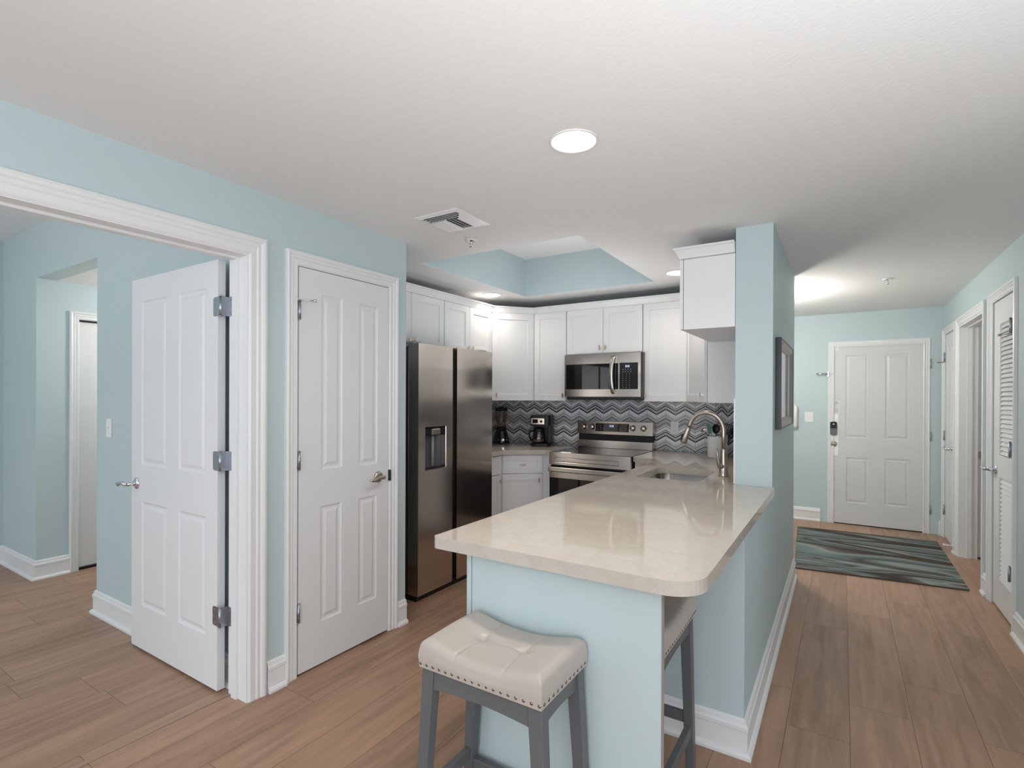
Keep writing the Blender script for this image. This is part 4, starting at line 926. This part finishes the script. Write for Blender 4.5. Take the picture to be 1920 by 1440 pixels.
b = MB(); b.M = MCm; b.tube([(-0.065, -0.085, 0.155), (-0.100, -0.115, 0.150), (-0.105, -0.120, 0.10), (-0.085, -0.098, 0.055)], 0.009, 10); b.build('carafe_handle', black, cf)
# utensil crock
ux, uy = -0.855, 4.47
cr_ = thing('utensil_crock', (ux, uy, CT), 'white ceramic utensil crock behind the faucet', 'crock')
b = MB(); b.lathe([(0.0, 0.0), (0.070, 0.0), (0.078, 0.006), (0.079, 0.165), (0.081, 0.172), (0.077, 0.174), (0.073, 0.168), (0.072, 0.012), (0, 0.010)], (ux, uy, CT+0.0005), 32); b.build('pot', ceramic, cr_)
zb = CT+0.014
def utensil(name, label, foot, top, mk, cat='utensil'):
    """foot / top are offsets from the crock centre; top z is absolute"""
    f_ = Vector((ux+foot[0], uy+foot[1], zb)); t_ = Vector((ux+top[0], uy+top[1], top[2])); a = (t_-f_).normalized()
    o = thing(name, f_, label, cat, 'utensils in the white crock'); mk(o, f_, t_, a); return o
def facing(t_, a):   # frame at the top whose z follows the handle and whose y looks away from the camera
    yv = Vector((t_.x, t_.y, 0)).normalized(); xv = yv.cross(a).normalized(); yv = a.cross(xv)
    M = Matrix.Identity(4)
    for i in range(3): M[i][0] = xv[i]; M[i][1] = yv[i]; M[i][2] = a[i]; M[i][3] = t_[i]
    return M
def flat_head(mb, M, outline, y0, y1):
    mb.M = M; A = [mb._v((x, y0, z)) for x, z in outline]; B_ = [mb._v((x, y1, z)) for x, z in outline]; n = len(outline)
    mb._f(A[::-1]); mb._f(B_)
    for i in range(n): mb._f([A[i], A[(i+1) % n], B_[(i+1) % n], B_[i]])
    mb.M = Matrix.Identity(4)
def ell(rx, rz, cz, n=20): return [(rx*math.sin(2*PI*k/n), cz-rz*math.cos(2*PI*k/n)) for k in range(n)]
def mk_spoon(headmat, handmat, rx=0.030, rz=0.045):
    def mk(o, f_, t_, a):
        h = MB(); h.tube([f_, f_.lerp(t_, 0.6), t_], [0.006, 0.0055, 0.0045], 10); h.build('handle', handmat, o)
        s = MB(); s.M = facing(t_+a*0.0005, a); n = 10; R = []
        for i in range(n+1):
            fr_ = i/n; R.append([s._v((rx*fr_*math.cos(2*PI*k/20), 0.012*(1-fr_*fr_)-0.006, rz+rz*fr_*math.sin(2*PI*k/20))) for k in range(20)] if i else [s._v((0, 0.006, rz))])
        for k in range(20): s._f([R[0][0], R[1][k], R[1][(k+1) % 20]], True)
        for i in range(1, n):
            for k in range(20): s._f([R[i][k], R[i+1][k], R[i+1][(k+1) % 20], R[i][(k+1) % 20]], True)
        ob = s.build('bowl', headmat, o); m_ = ob.modifiers.new('solid', 'SOLIDIFY'); m_.thickness = 0.003
    return mk
utensil('spoon', 'black nylon spoon with a round bowl standing in the crock', (-0.01, 0.0), (-0.012, 0.005, 1.108), mk_spoon(black, black, 0.030, 0.040))
utensil('ladle', 'dark metal ladle leaning out to the left of the crock', (0.02, -0.04), (-0.095, 0.0, 1.118), mk_spoon(steel, steel, 0.032, 0.022))
def mk_green(o, f_, t_, a):
    h = MB(); h.tube([f_, f_.lerp(t_, 0.6), t_], [0.005, 0.005, 0.0045], 10); h.build('handle', whitep, o)
    s = MB(); flat_head(s, facing(t_+a*0.0005, a), [(-0.012, 0), (-0.016, 0.02), (-0.015, 0.065), (-0.004, 0.088), (0.008, 0.084), (0.015, 0.06), (0.016, 0.02), (0.012, 0)], -0.004, 0.004); s.build('blade', green, o)
utensil('spatula', 'green silicone spatula standing at the left of the crock', (-0.03, 0.0), (-0.062, 0.02, 1.105), mk_green)
def mk_slot(o, f_, t_, a):
    h = MB(); h.tube([f_, f_.lerp(t_, 0.6), t_], [0.006, 0.0055, 0.0045], 10); h.build('handle', black, o)
    s = MB(); M = facing(t_+a*0.0005, a)
    flat_head(s, M, [(-0.010, 0), (-0.032, 0.02), (-0.036, 0.035), (0.036, 0.035), (0.032, 0.02), (0.010, 0)], -0.003, 0.003)
    for k in range(5): x = -0.036+k*0.016; flat_head(s, M, [(x, 0.0345), (x+0.008, 0.0345), (x+0.008, 0.082), (x, 0.082)], -0.003, 0.003)
    flat_head(s, M, [(-0.036, 0.082), (0.036, 0.082), (0.032, 0.092), (-0.032, 0.092)], -0.003, 0.003)
    s.build('slotted_head', black, o)
utensil('slotted_turner', 'black slotted turner seen through the faucet arc', (0.0, 0.02), (0.055, 0.04, 1.10), mk_slot)
utensil('pasta_server', 'black nylon server leaning against the pillar side of the crock', (0.02, -0.02), (0.110, 0.0, 1.095), mk_spoon(black, black, 0.034, 0.046))
utensil('serving_spoon', 'small steel serving spoon low at the front of the crock', (0.01, -0.03), (0.012, -0.058, 1.075), mk_spoon(steel, steel, 0.013, 0.020))
def mk_handle(mt):
    def mk(o, f_, t_, a):
        h = MB(); h.tube([f_, t_], [0.004, 0.005], 10); h.build('blade', steel, o)
        h = MB(); h.tube([t_, t_+a*0.03, t_+a*0.085], [0.009, 0.010, 0.008], 10); h.build('grip', mt, o)
    return mk
utensil('knife', 'black-handled knife at the back right of the crock', (0.03, 0.03), (0.070, 0.055, 1.065), mk_handle(black))
utensil('peeler', 'steel-handled peeler standing in the middle of the crock', (0.03, -0.02), (0.042, -0.045, 1.045), mk_handle(nickel))

def outlet(name, M, label, cat='outlet', toggles=None, w_=0.072, h_=0.116):
    o = thing(name, M.translation, label, cat, 'outlets on the backsplash' if cat == 'outlet' else 'light switches')
    b = MB(); b.M = M; b.box(-w_/2, w_/2, -0.006, 0, -h_/2, h_/2, 0.002); b.build('cover_plate', whitep, o)
    if toggles is None:
        for z in (0.022, -0.022):
            b = MB(); b.M = M; b.box(-0.017, 0.017, -0.0085, -0.006, z-0.015, z+0.015, 0.001); so = b.build('socket', whitep, o)
            b = MB(); b.M = M; b.box(-0.008, -0.006, -0.009, -0.0084, z-0.003, z+0.007); b.box(0.006, 0.008, -0.009, -0.0084, z-0.003, z+0.007); b.box(-0.002, 0.002, -0.009, -0.0084, z-0.010, z-0.006); b.build('slots', greyp, so)
    else:
        for x in toggles:
            b = MB(); b.M = M; b.box(x-0.006, x+0.006, -0.0075, -0.006, -0.012, 0.012); b.box(x-0.004, x+0.004, -0.016, -0.006, -0.002, 0.008, 0.001); b.build('toggle', whitep, o)
    return o
outlet('outlet', frame((-1.285, YB-0.009, 1.125), (1, 0, 0), (0, 1, 0)), 'white double outlet on the chevron tile to the right of the range')
outlet('outlet', frame((-2.735, YB-0.009, 1.100), (1, 0, 0), (0, 1, 0)), 'white outlet on the chevron tile between blender and coffee maker')
outlet('light_switch', frame((-3.871, 1.41, 1.197), (1, 0, 0), (0, 1, 0)), 'white toggle switch on the bedroom wall left of the open door', 'light switch', [0.0])
outlet('light_switch', frame((-0.325, YE, 1.185), (1, 0, 0), (0, 1, 0)), 'white double toggle switch left of the entry door', 'light switch', [-0.018, 0.018], 0.088)

# wall phone beside the hall corner
ph = thing('wall_phone', (-0.488, YE, 1.20), 'white wall phone half hidden by the hall corner', 'phone')
b = MB(); b.box(-0.545, -0.435, YE-0.03, YE-0.001, 1.10, 1.30, 0.012, 2); b.build('base', whitep, ph)
b = MB(); b.tube([(-0.462, YE-0.04, 1.060), (-0.462, YE-0.062, 1.085), (-0.462, YE-0.058, 1.19), (-0.462, YE-0.062, 1.295), (-0.462, YE-0.04, 1.325)], [0.016, 0.026, 0.019, 0.026, 0.016], 14); b.build('handset', whitep, ph)
# framed picture on the hall wall
pc = thing('framed_picture', (-0.30, 3.7, 1.48), 'black framed seascape print on the aqua hall wall', 'picture')
py0, py1, pz0, pz1 = 3.265, 4.085, 1.222, 1.742
PF = [(0, 0.0005), (0.0, 0.030), (0.008, 0.032), (0.010, 0.026), (0.010, 0.0005)]
b = MB(); b.sweep([(-0.32, py0, pz0), (-0.32, py0, pz1), (-0.32, py1, pz1), (-0.32, py1, pz0)], PF, (1, 0, 0), closed=True, flip=True); b.build('frame', darkwood, pc)
PF2 = [(0.0105, 0.003), (0.0105, 0.029), (0.040, 0.024), (0.054, 0.014), (0.058, 0.012), (0.058, 0.003)]
b = MB(); b.sweep([(-0.32, py0, pz0), (-0.32, py0, pz1), (-0.32, py1, pz1), (-0.32, py1, pz0)], PF2, (1, 0, 0), closed=True, flip=True); lbl(b.build('inner_lip', silver, pc), 'silver-grey frame face')
b = MB(); b.box(-0.318, -0.312, py0+0.055, py1-0.055, pz0+0.055, pz1-0.055); b.build('print', print_m, pc)

# ------------------------------------------------------------------ ceiling fittings
def downlight(x, y, label, power, col=(1.0, 0.90, 0.78), r=0.082):
    o = thing('recessed_light', (x, y, C), label, 'ceiling light', 'recessed ceiling lights')
    b = MB(); b.lathe([(r, -0.0005), (r+0.001, -0.006), (r+0.008, -0.005), (r+0.010, -0.0005)], (x, y, C), 36); b.build('trim_ring', trim_w, o)
    b = MB(); b.lathe([(0, -0.004), (r-0.001, -0.004), (r-0.001, -0.0005), (0, -0.0005)], (x, y, C), 36); b.build('lens', lampglow, o)
    l = bpy.data.lights.new('downlight_lamp', 'AREA'); l.shape = 'DISK'; l.size = 2*r*0.9; l.energy = power; l.color = col; l.spread = math.radians(150)
    lo = bpy.data.objects.new('downlight_lamp', l); COL.objects.link(lo); lo.location = (x, y, C-0.012)
    return o
downlight(-0.847, 1.758, 'bright round recessed light in the ceiling above the peninsula', 6.3)
downlight(-2.760, 3.995, 'small round recessed light near the left corner cabinets', 1.9, (1.0, 0.90, 0.78))
downlight(-1.060, 4.020, 'recessed light partly hidden by the cabinet above the sink', 1.9)
# supply vent
vt = thing('air_vent', (-1.785, 2.21, C), 'square white louvred air vent in the ceiling', 'vent')
vx0, vx1, vy0, vy1 = -1.930, -1.640, 2.065, 2.360
b = MB(); b.sweep([(vx0, vy0, C), (vx1, vy0, C), (vx1, vy1, C), (vx0, vy1, C)], [(0, -0.0005), (0, -0.004), (0.022, -0.012), (0.028, -0.010), (0.030, -0.0005)], (0, 0, 1), closed=True); b.build('frame', trim_w, vt)
b = MB(); b.box(vx0+0.028, vx1-0.028, vy0+0.028, vy1-0.028, C-0.003, C-0.0005); b.build('duct_shade_plate', mat('vent_shadow_gap', (0.20, 0.20, 0.20), 0.6), vt)  # flat grey plate, its colour stands for the shade between the louvres
def slat(mb, p0, p1, across, wd=0.020, zt_=C-0.004, dz=0.010):
    p0, p1, a = Vector((*p0, zt_)), Vector((*p1, zt_)), Vector((*across, 0)).normalized()*wd
    A = [mb._v(p) for p in (p0, p1, p1+a-Vector((0, 0, dz)), p0+a-Vector((0, 0, dz)))]; B_ = [mb._v(p) for p in (p0+Vector((0, 0, 0.0015)), p1+Vector((0, 0, 0.0015)), p1+a-Vector((0, 0, dz-0.0015)), p0+a-Vector((0, 0, dz-0.0015)))]
    mb._f(A); mb._f(B_[::-1])
    for i in range(4): mb._f([A[i], A[(i+1) % 4], B_[(i+1) % 4], B_[i]])
cx_, cy_ = (vx0+vx1)/2, (vy0+vy1)/2
for k in range(3):     # long louvres along the near side
    b = MB(); y = vy0+0.050+k*0.020; slat(b, (vx0+0.03+k*0.012, y), (vx1-0.035-k*0.010, y), (0, -1), 0.013); b.build('louvre', trim_w, vt)
for k in range(4):     # open louvres in the middle
    b = MB(); x = vx0+0.130+k*0.022; slat(b, (x, vy0+0.10), (x, vy1-0.05), (1, 0), 0.014); b.build('louvre', trim_w, vt)
for k in range(5):     # louvres turned towards the peninsula, seen face on
    b = MB(); x = vx0+0.050+k*0.020; slat(b, (x, vy0+0.10), (x, vy1-0.03), (-1, 0), 0.021); b.build('louvre', trim_w, vt)
for k in range(3):
    b = MB(); x = vx1-0.075+k*0.020; slat(b, (x+0.02, vy0+0.10-k*0.022), (x+0.02, vy1-0.03), (-1, 0), 0.021); b.build('louvre', trim_w, vt)
def sprinkler(x, y, label):
    o = thing('fire_sprinkler', (x, y, C), label, 'sprinkler', 'ceiling sprinklers')
    b = MB(); b.lathe([(0.036, -0.0005), (0.037, -0.005), (0.028, -0.009), (0.012, -0.005), (0.012, -0.0005)], (x, y, C), 24); b.build('escutcheon', trim_w, o)
    b = MB(); b.tube([(x, y, C-0.004), (x, y, C-0.024)], 0.006, 10); b.tube([(x-0.010, y, C-0.022), (x-0.006, y, C-0.040)], 0.0022, 6); b.tube([(x+0.010, y, C-0.022), (x+0.006, y, C-0.040)], 0.0022, 6); b.lathe([(0, -0.042), (0.014, -0.042), (0.014, -0.040), (0, -0.040)], (x, y, C), 14); b.build('sprinkler_head', chrome, o)
sprinkler(-1.905, 2.54, 'small fire sprinkler in the ceiling behind the air vent')
sprinkler(0.298, 5.10, 'fire sprinkler in the hall ceiling in front of the entry door')
# hanging globe in the entry, out of sight behind the hall wall, and the one in the alcove
def globe(x, y, cz, z, label, r=0.09):
    o = thing('globe_light', (x, y, cz), label, 'ceiling light', 'hanging globe lights')
    b = MB(); b.lathe([(0.06, -0.0005), (0.06, -0.015), (0.02, -0.03), (0.0, -0.031)], (x, y, cz), 24); b.build('canopy', trim_w, o)
    b = MB(); b.tube([(x, y, cz-0.03), (x, y, z+r*0.9)], 0.008, 8); b.build('stem', nickel, o)
    b = MB(); b.lathe([(r*math.sin(PI*k/12), -r*math.cos(PI*k/12)) for k in range(13)], (x, y, z), 24); b.build('shade', globeglow, o)
    return o
globe(-0.70, 5.26, C, 2.02, 'globe light hanging in the entry behind the hall wall', 0.10)
globe(1.75, 5.45, C, 2.05, 'unseen fill globe added in the side room off the hall', 0.030)  # made-up lamp, added to spill light through the open doorway
globe(-4.60, 2.45, 2.29, 2.06, 'globe light hanging in the bedroom alcove', 0.065)
# spring door stop on the baseboard
ds = thing('door_stop', (XR-0.02, 6.13, 0.07), 'small white spring door stop on the baseboard beside the far closet door', 'door stop')
b = MB(); pts = [(XR-0.018-0.0009*k, 6.13+0.006*math.cos(k*1.2), 0.07+0.006*math.sin(k*1.2)) for k in range(70)]; b.tube(pts, 0.0018, 6); b.lathe([(0, -0.008), (0.011, -0.006), (0.011, 0.0)], (XR-0.0165, 6.13, 0.07), 12, 'X'); b.build('spring', whitep, ds)
b = MB(); b.lathe([(0, 0), (0.009, 0.001), (0.010, 0.014), (0, 0.015)], (XR-0.096, 6.13, 0.07), 12, 'X'); b.build('tip', whitep, ds)

# ------------------------------------------------------------------ rug
def rug():
    bm = bmesh.new(); Q = [(-0.330, 4.872), (0.788, 4.990), (0.785, 6.515), (-0.408, 6.440)]; nx, ny = 24, 24; G = {}
    for i in range(nx+1):
        for j in range(ny+1):
            u, v = i/nx, j/ny
            x = (1-u)*(1-v)*Q[0][0]+u*(1-v)*Q[1][0]+u*v*Q[2][0]+(1-u)*v*Q[3][0]; y = (1-u)*(1-v)*Q[0][1]+u*(1-v)*Q[1][1]+u*v*Q[2][1]+(1-u)*v*Q[3][1]
            G[i, j] = (bm.verts.new((x, y, 0.0115)), bm.verts.new((x, y, 0.001)))
    for i in range(nx):
        for j in range(ny):
            for k in (0, 1):
                q = [G[i, j][k], G[i+1, j][k], G[i+1, j+1][k], G[i, j+1][k]]; bm.faces.new(q if k == 0 else q[::-1])
    edge = [(i, 0) for i in range(nx)]+[(nx, j) for j in range(ny)]+[(i, ny) for i in range(nx, 0, -1)]+[(0, j) for j in range(ny, 0, -1)]
    for a, c in zip(edge, edge[1:]+edge[:1]): f = bm.faces.new([G[a][1], G[c][1], G[c][0], G[a][0]]); f.material_index = 1
    me = bpy.data.meshes.new('rug'); bm.to_mesh(me); bm.free(); me.materials.append(rug_m); me.materials.append(mat('rug_binding', (0.10, 0.075, 0.055), 0.9))
    o = bpy.data.objects.new('rug', me); COL.objects.link(o); tag(o, 'teal, grey and brown wavy striped rug in front of the entry door', 'rug')
rug()

# ------------------------------------------------------------------ bar stools
def stool(label):
    t = thing('bar_stool', (0, 0, 0), label, 'bar stool', None)
    hx_, hy_, zb_ = 0.203, 0.136, 0.612
    def ztop(x): return 0.672+0.034*(min(abs(x)/hx_, 1)**2.0)-0.010*max(0.0, (abs(x)/hx_-0.72)/0.28)**2
    RR = 0.024
    def edge_pos(h_, n_):     # positions from -h to h, denser in the rounded rim
        rim = [RR*(1-math.cos(t*PI/2/6)) for t in range(7)]
        return [-h_+d for d in rim]+[-h_+RR+(2*h_-2*RR)*k/n_ for k in range(1, n_)]+[h_-d for d in rim[::-1]]
    bm = bmesh.new(); X_, Y_ = edge_pos(hx_, 84), edge_pos(hy_, 54); nx, ny = len(X_)-1, len(Y_)-1; V = {}
    for i, x in enumerate(X_):
        for j, y in enumerate(Y_):
            d = min(hx_-abs(x), hy_-abs(y)); z = ztop(x)-0.004*(abs(y)/hy_)**2
            if d < RR: z -= RR-math.sqrt(max(0.0, RR**2-(RR-d)**2))
            e = min(1.0, max(0.0, d)/0.01)
            for bx_ in (-0.072, 0.072):
                d2_ = (x-bx_)**2+y*y; z -= 0.014*math.exp(-d2_/(2*0.013**2))
                z -= 0.0035*math.exp(-((x-bx_*(1+1.1*abs(y))) ** 2)/(2*0.0022**2))*(0.35+0.65*e)
            if abs(x) < 0.075: z -= 0.0035*math.exp(-(y*y)/(2*0.0022**2))
            V[i, j] = bm.verts.new((x, y, z))
    for i in range(nx):
        for j in range(ny): f = bm.faces.new((V[i, j], V[i+1, j], V[i+1, j+1], V[i, j+1])); f.smooth = True
    edge = [V[i, 0] for i in range(nx)]+[V[nx, j] for j in range(ny)]+[V[i, ny] for i in range(nx, 0, -1)]+[V[0, j] for j in range(ny, 0, -1)]
    prev = edge; n_ = len(edge)
    for fr_, ofs in ((0.25, 0.0025), (0.5, 0.0035), (0.78, 0.0015), (1.0, -0.001)):
        cur = []
        for v0 in edge:
            x, y, z = v0.co; ox = math.copysign(ofs, x) if abs(abs(x)-hx_) < 1e-5 else 0; oy = math.copysign(ofs, y) if abs(abs(y)-hy_) < 1e-5 else 0
            cur.append(bm.verts.new((x+ox, y+oy, z+(zb_-z)*fr_)))
        for k in range(n_): f = bm.faces.new((prev[k], cur[k], cur[(k+1) % n_], prev[(k+1) % n_])); f.smooth = True
        prev = cur
    bm.faces.new(prev[::-1]); bmesh.ops.recalc_face_normals(bm, faces=bm.faces)
    for e_ in bm.edges:
        a_, c_ = e_.verts
        if all(abs(abs(q.co.x)-hx_) < 0.005 and abs(abs(q.co.y)-hy_) < 0.005 for q in (a_, c_)): e_.smooth = False
    me = bpy.data.meshes.new('seat_cushion'); bm.to_mesh(me); bm.free(); me.materials.append(leather)
    me.materials[0] = leather; so = bpy.data.objects.new('seat_cushion', me); COL.objects.link(so); so.parent = t
    for bx_ in (-0.072, 0.072):
        b = MB(); b.lathe([(0.010, -0.001), (0.009, 0.002), (0.004, 0.0036), (0, 0.004)], (bx_, 0, ztop(bx_)-0.0165), 14); bo = b.build('button', leather, so)
    # nail heads
    b = MB(); b.lathe([(0.0056, 0), (0.0050, 0.0020), (0.0030, 0.0036), (0, 0.0042)], n=10); nm = b.build('nail_head', mat('antique_nickel_nail', (0.25, 0.22, 0.19), 0.25, 1.0), so); first = True
    spots = []
    L_ = 17
    for k in range(L_+1):
        x = -hx_*0.978+2*hx_*0.978*k/L_
        spots += [((x, -hy_+0.0004, 0.6235), (PI/2, 0, 0)), ((x, hy_-0.0004, 0.6235), (-PI/2, 0, 0))]
    for k in range(11):
        y = -hy_*0.9+2*hy_*0.9*k/10
        spots += [((hx_, y, 0.6235), (0, PI/2, 0)), ((-hx_, y, 0.6235), (0, -PI/2, 0))]
    for p_, r_ in spots:
        q = nm if first else nm.copy()
        if not first: COL.objects.link(q)
        first = False; q.parent = so; q.location = p_; q.rotation_euler = r_
    def post(name, p0, p1, w_, d_, w1=None, d1=None):
        w1 = w1 or w_; d1 = d1 or d_
        b = MB(); A = [b._v((p0[0]+a*w_/2, p0[1]+c*d_/2, p0[2])) for a, c in ((-1, -1), (1, -1), (1, 1), (-1, 1))]; B_ = [b._v((p1[0]+a*w1/2, p1[1]+c*d1/2, p1[2])) for a, c in ((-1, -1), (1, -1), (1, 1), (-1, 1))]
        b._f(A[::-1]); b._f(B_); ed = []
        for i in range(4): b._f([A[i], A[(i+1) % 4], B_[(i+1) % 4], B_[i]])
        es = [e for e in b.bm.edges if abs((e.verts[0].co-e.verts[1].co).z) > 0.05]; bmesh.ops.bevel(b.bm, geom=es, offset=0.002, segments=1, affect='EDGES')
        o = b.build(name, graywood, t); return o
    tx_, ty_ = 0.178, 0.110; bx2, by2 = 0.218, 0.120
    def legp(sx, sy, z): k = (0.611-z)/0.611; return (sx*(tx_+(bx2-tx_)*k), sy*(ty_+(by2-ty_)*k), z)
    for sx in (-1, 1):
        for sy in (-1, 1): post('leg', legp(sx, sy, 0.0005), legp(sx, sy, 0.611), 0.030, 0.030, 0.042, 0.038)
    # aprons with an arched lower edge
    for sy in (-1, 1):
        b = MB(); n = 12; y = sy*(ty_+0.004); A = []; 
        for k in range(n+1):
            x = -tx_-0.002+k*(2*tx_+0.004)/n; q = 1-(2*k/n-1)**2; A.append((x, 0.548+0.012*q))
        o2 = [(x, z) for x, z in A]+[(tx_-0.004, 0.611), (-tx_+0.004, 0.611)]
        xzprism(b, o2, y-0.010, y+0.010); b.build('apron', graywood, t)
    for sx in (-1, 1):
        b = MB(); n = 10; A = []
        b.M = Matrix.Rotation(PI/2, 4, 'Z')
        for k in range(n+1):
            x = -ty_-0.002+k*(2*ty_+0.004)/n; q = 1-(2*k/n-1)**2; A.append((x, 0.548+0.012*q))
        xzprism(b, A+[(ty_-0.004, 0.611), (-ty_+0.004, 0.611)], -sx*(tx_+0.004)-0.010, -sx*(tx_+0.004)+0.010); b.build('apron', graywood, t)
    for sx in (-1, 1):
        b = MB(); p = legp(sx, 1, 0.225); b.box(p[0]-0.011, p[0]+0.011, -p[1]+0.014, p[1]-0.014, 0.207, 0.243, 0.002); b.build('stretcher', graywood, t)
    for sy in (-1, 1):
        b = MB(); p = legp(1, sy, 0.190); b.box(-p[0]+0.014, p[0]-0.014, p[1]-0.011, p[1]+0.011, 0.168, 0.206, 0.002); b.build('stretcher', graywood, t)
    return t
def kids(o, allo): return [c for c in allo if c.parent == o]
s1 = stool('cream tufted saddle bar stool with grey legs standing in front of the aqua support panel')
allo = list(bpy.data.objects)
s2 = s1.copy(); COL.objects.link(s2); s2['label'] = 'cream and grey bar stool tucked under the worktop behind the support panel'
for c in kids(s1, allo):
    c2_ = c.copy(); COL.objects.link(c2_); c2_.parent = s2
    for d_ in kids(c, allo):
        e_ = d_.copy(); COL.objects.link(e_); e_.parent = c2_
for s_ in (s1, s2): s_['group'] = 'cream saddle bar stools at the peninsula'
s1.location = (-0.838, 1.281, 0)
s2.location = (-0.587, 1.765, 0); s2.rotation_euler = (0, 0, PI/2)
